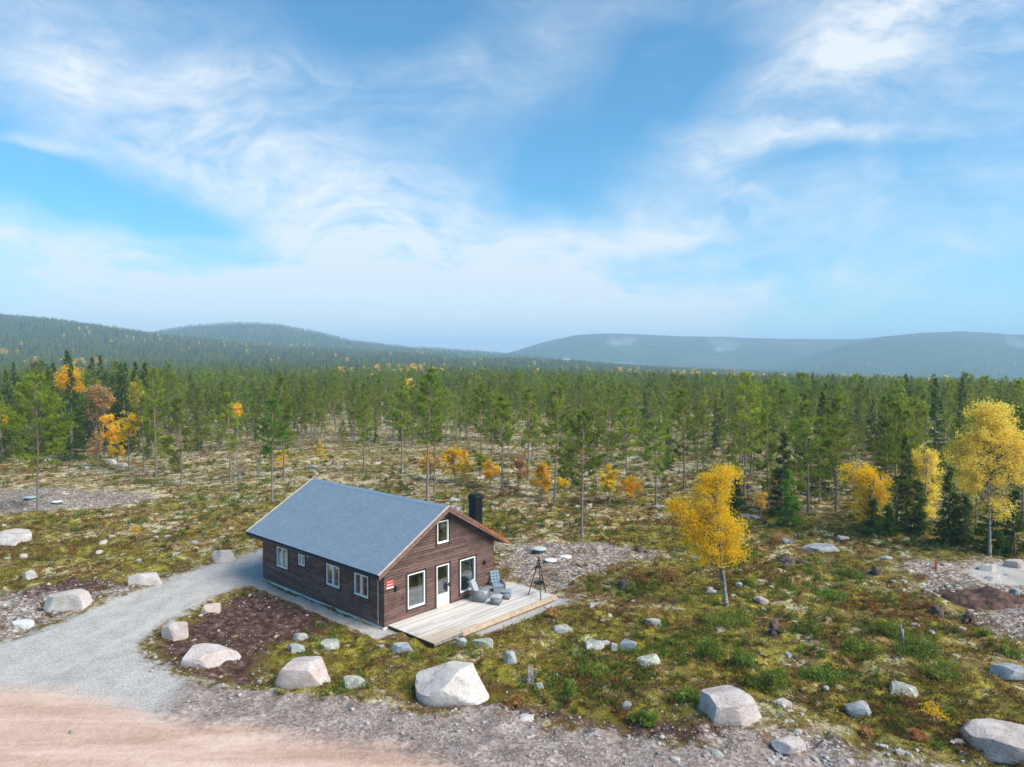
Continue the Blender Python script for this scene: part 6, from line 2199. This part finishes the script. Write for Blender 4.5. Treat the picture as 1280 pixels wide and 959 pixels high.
def build_low_shrubs():
    """cushions of crowberry, dwarf birch and bilberry that nobody could count"""
    r = np.random.default_rng(123)
    n = 9000
    u = r.uniform(-0.78, 0.78, n); y = np.exp(r.uniform(math.log(18.5), math.log(95), n))
    x = u * y
    m = masks(x, y)
    bare = np.clip(m['m_drive'] * 1.6 + m['m_dirt'] * 2 + m['m_verge'] * 1.6 + m['m_scree'] * 1.25 + m['m_peat'] * 1.2, 0, 1)
    clump = fbm(x / 3.5, y / 3.5, 3, 71)
    keep = r.random(n) < np.clip((1 - bare) * (0.36 + 1.1 * clump) * np.interp(u, [-0.3, 0.15], [0.55, 1.15]), 0, 1)
    lx = (x - HX) * gx[0] + (y - HY) * gx[1]; ly = (x - HX) * gy[0] + (y - HY) * gy[1]
    keep &= ~((lx > -0.9) & (lx < 9.2) & (ly > -3.9) & (ly < HL + 0.5))
    x, y = x[keep], y[keep]; k = len(x)
    z = terrain(x, y)
    w = r.uniform(0.22, 0.62, k) * np.clip((y / 30) ** 0.3, 0.85, 1.5); h = w * r.uniform(0.40, 0.85, k)
    kind = fbm(x / 5.0, y / 5.0, 3, 72) + r.normal(size=k) * 0.16 + 0.14 * smooth(x / y, 0.1, 0.35)
    base = np.where(kind > 0.12, 0.10, np.where(kind > -0.16, 0.42, 0.75)) + r.normal(size=k) * 0.05
    nb = 85
    d = r.normal(size=(k, nb, 3)); d[..., 2] = np.abs(d[..., 2]); d /= np.linalg.norm(d, axis=-1, keepdims=True)
    rad = r.random((k, nb, 1)) ** 0.4
    P = d * rad * np.stack([w / 2, w / 2, h], -1)[:, None, :] * (1 + 0.35 * np.sin(d[..., :1] * 5 + r.uniform(0, 6, (k, 1, 1))))
    P = P + np.stack([x, y, z - 0.02], -1)[:, None, :]
    D = d + r.normal(size=(k, nb, 3)) * 0.5; D[..., 2] += 0.4
    L = (r.uniform(0.05, 0.12, (k, nb)) * np.clip((y / 30) ** 0.5, 0.8, 1.8)[:, None]).ravel()
    V, F_ = blades(P.reshape(-1, 3), D.reshape(-1, 3), L, L * 0.5, r)
    T = np.clip((base[:, None] + r.normal(size=(k, nb)) * 0.07).ravel(), 0, 1)
    o = link_mesh('low_shrubs', np_mesh('low_shrubs', V, F_, [M['dwarf']], face_col=T))
    tag(o, 'cushions of bilberry, crowberry and dwarf birch over the heath', 'low shrubs', kind='stuff')


build_low_shrubs()

# ------------------------------------------------------------------ far white buildings
def far_house(px, row, D, w, h, lab):
    x = (px - 640) / F_PX * D
    z = tz(x, D)
    t = thing('far_house', lab, 'building', (x, D, z))
    bm = bmesh.new(); bx(bm, -w / 2, w / 2, 0, w * 0.6, -3, h)
    obj('wall', bm, M['white'], t)
    bm = bmesh.new(); prism(bm, [(-w / 2 - 0.5, h + 0.01), (w / 2 + 0.5, h + 0.01), (w * 0.25, h * 1.6), (-w * 0.25, h * 1.6)], -0.5, w * 0.6 + 0.5)
    obj('roof', bm, M['pipe'], t)


far_house(708, 451, 1280, 15, 10, 'tiny white building far off above the forest at the mountain foot')

# ------------------------------------------------------------------ haze
HAZE = 3.1e-4
bm = bmesh.new()
bx(bm, -12000, 12000, -60, 6700, -110, 190)
haze = obj('haze', bm, [])
tag(haze, 'thin blue haze in the air over the forest and mountains', 'haze', kind='stuff')
hm = bpy.data.materials.new('haze')
hm.use_nodes = True
ht = NT(hm.node_tree)
ht.n.clear()
pv = ht.node('ShaderNodeVolumePrincipled')
pv.inputs['Color'].default_value = (0.50, 0.73, 0.97, 1)
pv.inputs['Density'].default_value = HAZE
pv.inputs['Density Attribute'].default_value = ''
pv.inputs['Anisotropy'].default_value = 0.0
mo = ht.node('ShaderNodeOutputMaterial')
ht.l.new(pv.outputs[0], mo.inputs['Volume'])
haze.data.materials.append(hm)


def mist(px, row, D, w, h, seed, lab):
    r = np.random.default_rng(seed)
    V, Fc = ICO[4]
    V = V.copy()
    for k in range(6):
        dv = r.normal(size=3); dv *= r.uniform(2, 6) / np.linalg.norm(dv)
        V = V * (1 + 0.24 * np.sin(V @ dv + r.uniform(0, 6))[:, None])
    V = V * np.array([w / 2, w / 3, h / 2])
    V[:, 0] += V[:, 2] * r.uniform(-0.6, 0.6)
    me = np_mesh('mist_wisp', V, Fc, [MIST], smooth=True)
    o = link_mesh('mist_wisp', me)
    o.location = ((px - 640) / F_PX * D, D, CAM_H + (449.3 - row) / F_PX * D)
    tag(o, lab, 'mist')


MIST = bpy.data.materials.new('mist')
MIST.use_nodes = True
mt_ = NT(MIST.node_tree)
mt_.n.clear()
pm = mt_.node('ShaderNodeVolumePrincipled')
pm.inputs['Color'].default_value = (0.96, 0.98, 1.0, 1)
pm.inputs['Density'].default_value = 0.006
pm.inputs['Density Attribute'].default_value = ''
mo_ = mt_.node('ShaderNodeOutputMaterial')
mt_.l.new(pm.outputs[0], mo_.inputs['Volume'])
mist(774, 434, 3000, 110, 95, 1, 'white mist wisp rising on the left shoulder of the far blue mountain')
mist(812, 440, 3000, 90, 56, 2, 'small mist wisp low on the far blue mountain, right of the rising one')
mist(905, 437, 2950, 120, 70, 3, 'mist wisp in the middle of the far mountain slope')
mist(1274, 433, 2450, 90, 80, 4, 'white mist wisp on the mountain at the right picture edge')
mist(745, 456, 2300, 150, 18, 5, 'thin flat mist bank lying at the mountain foot')
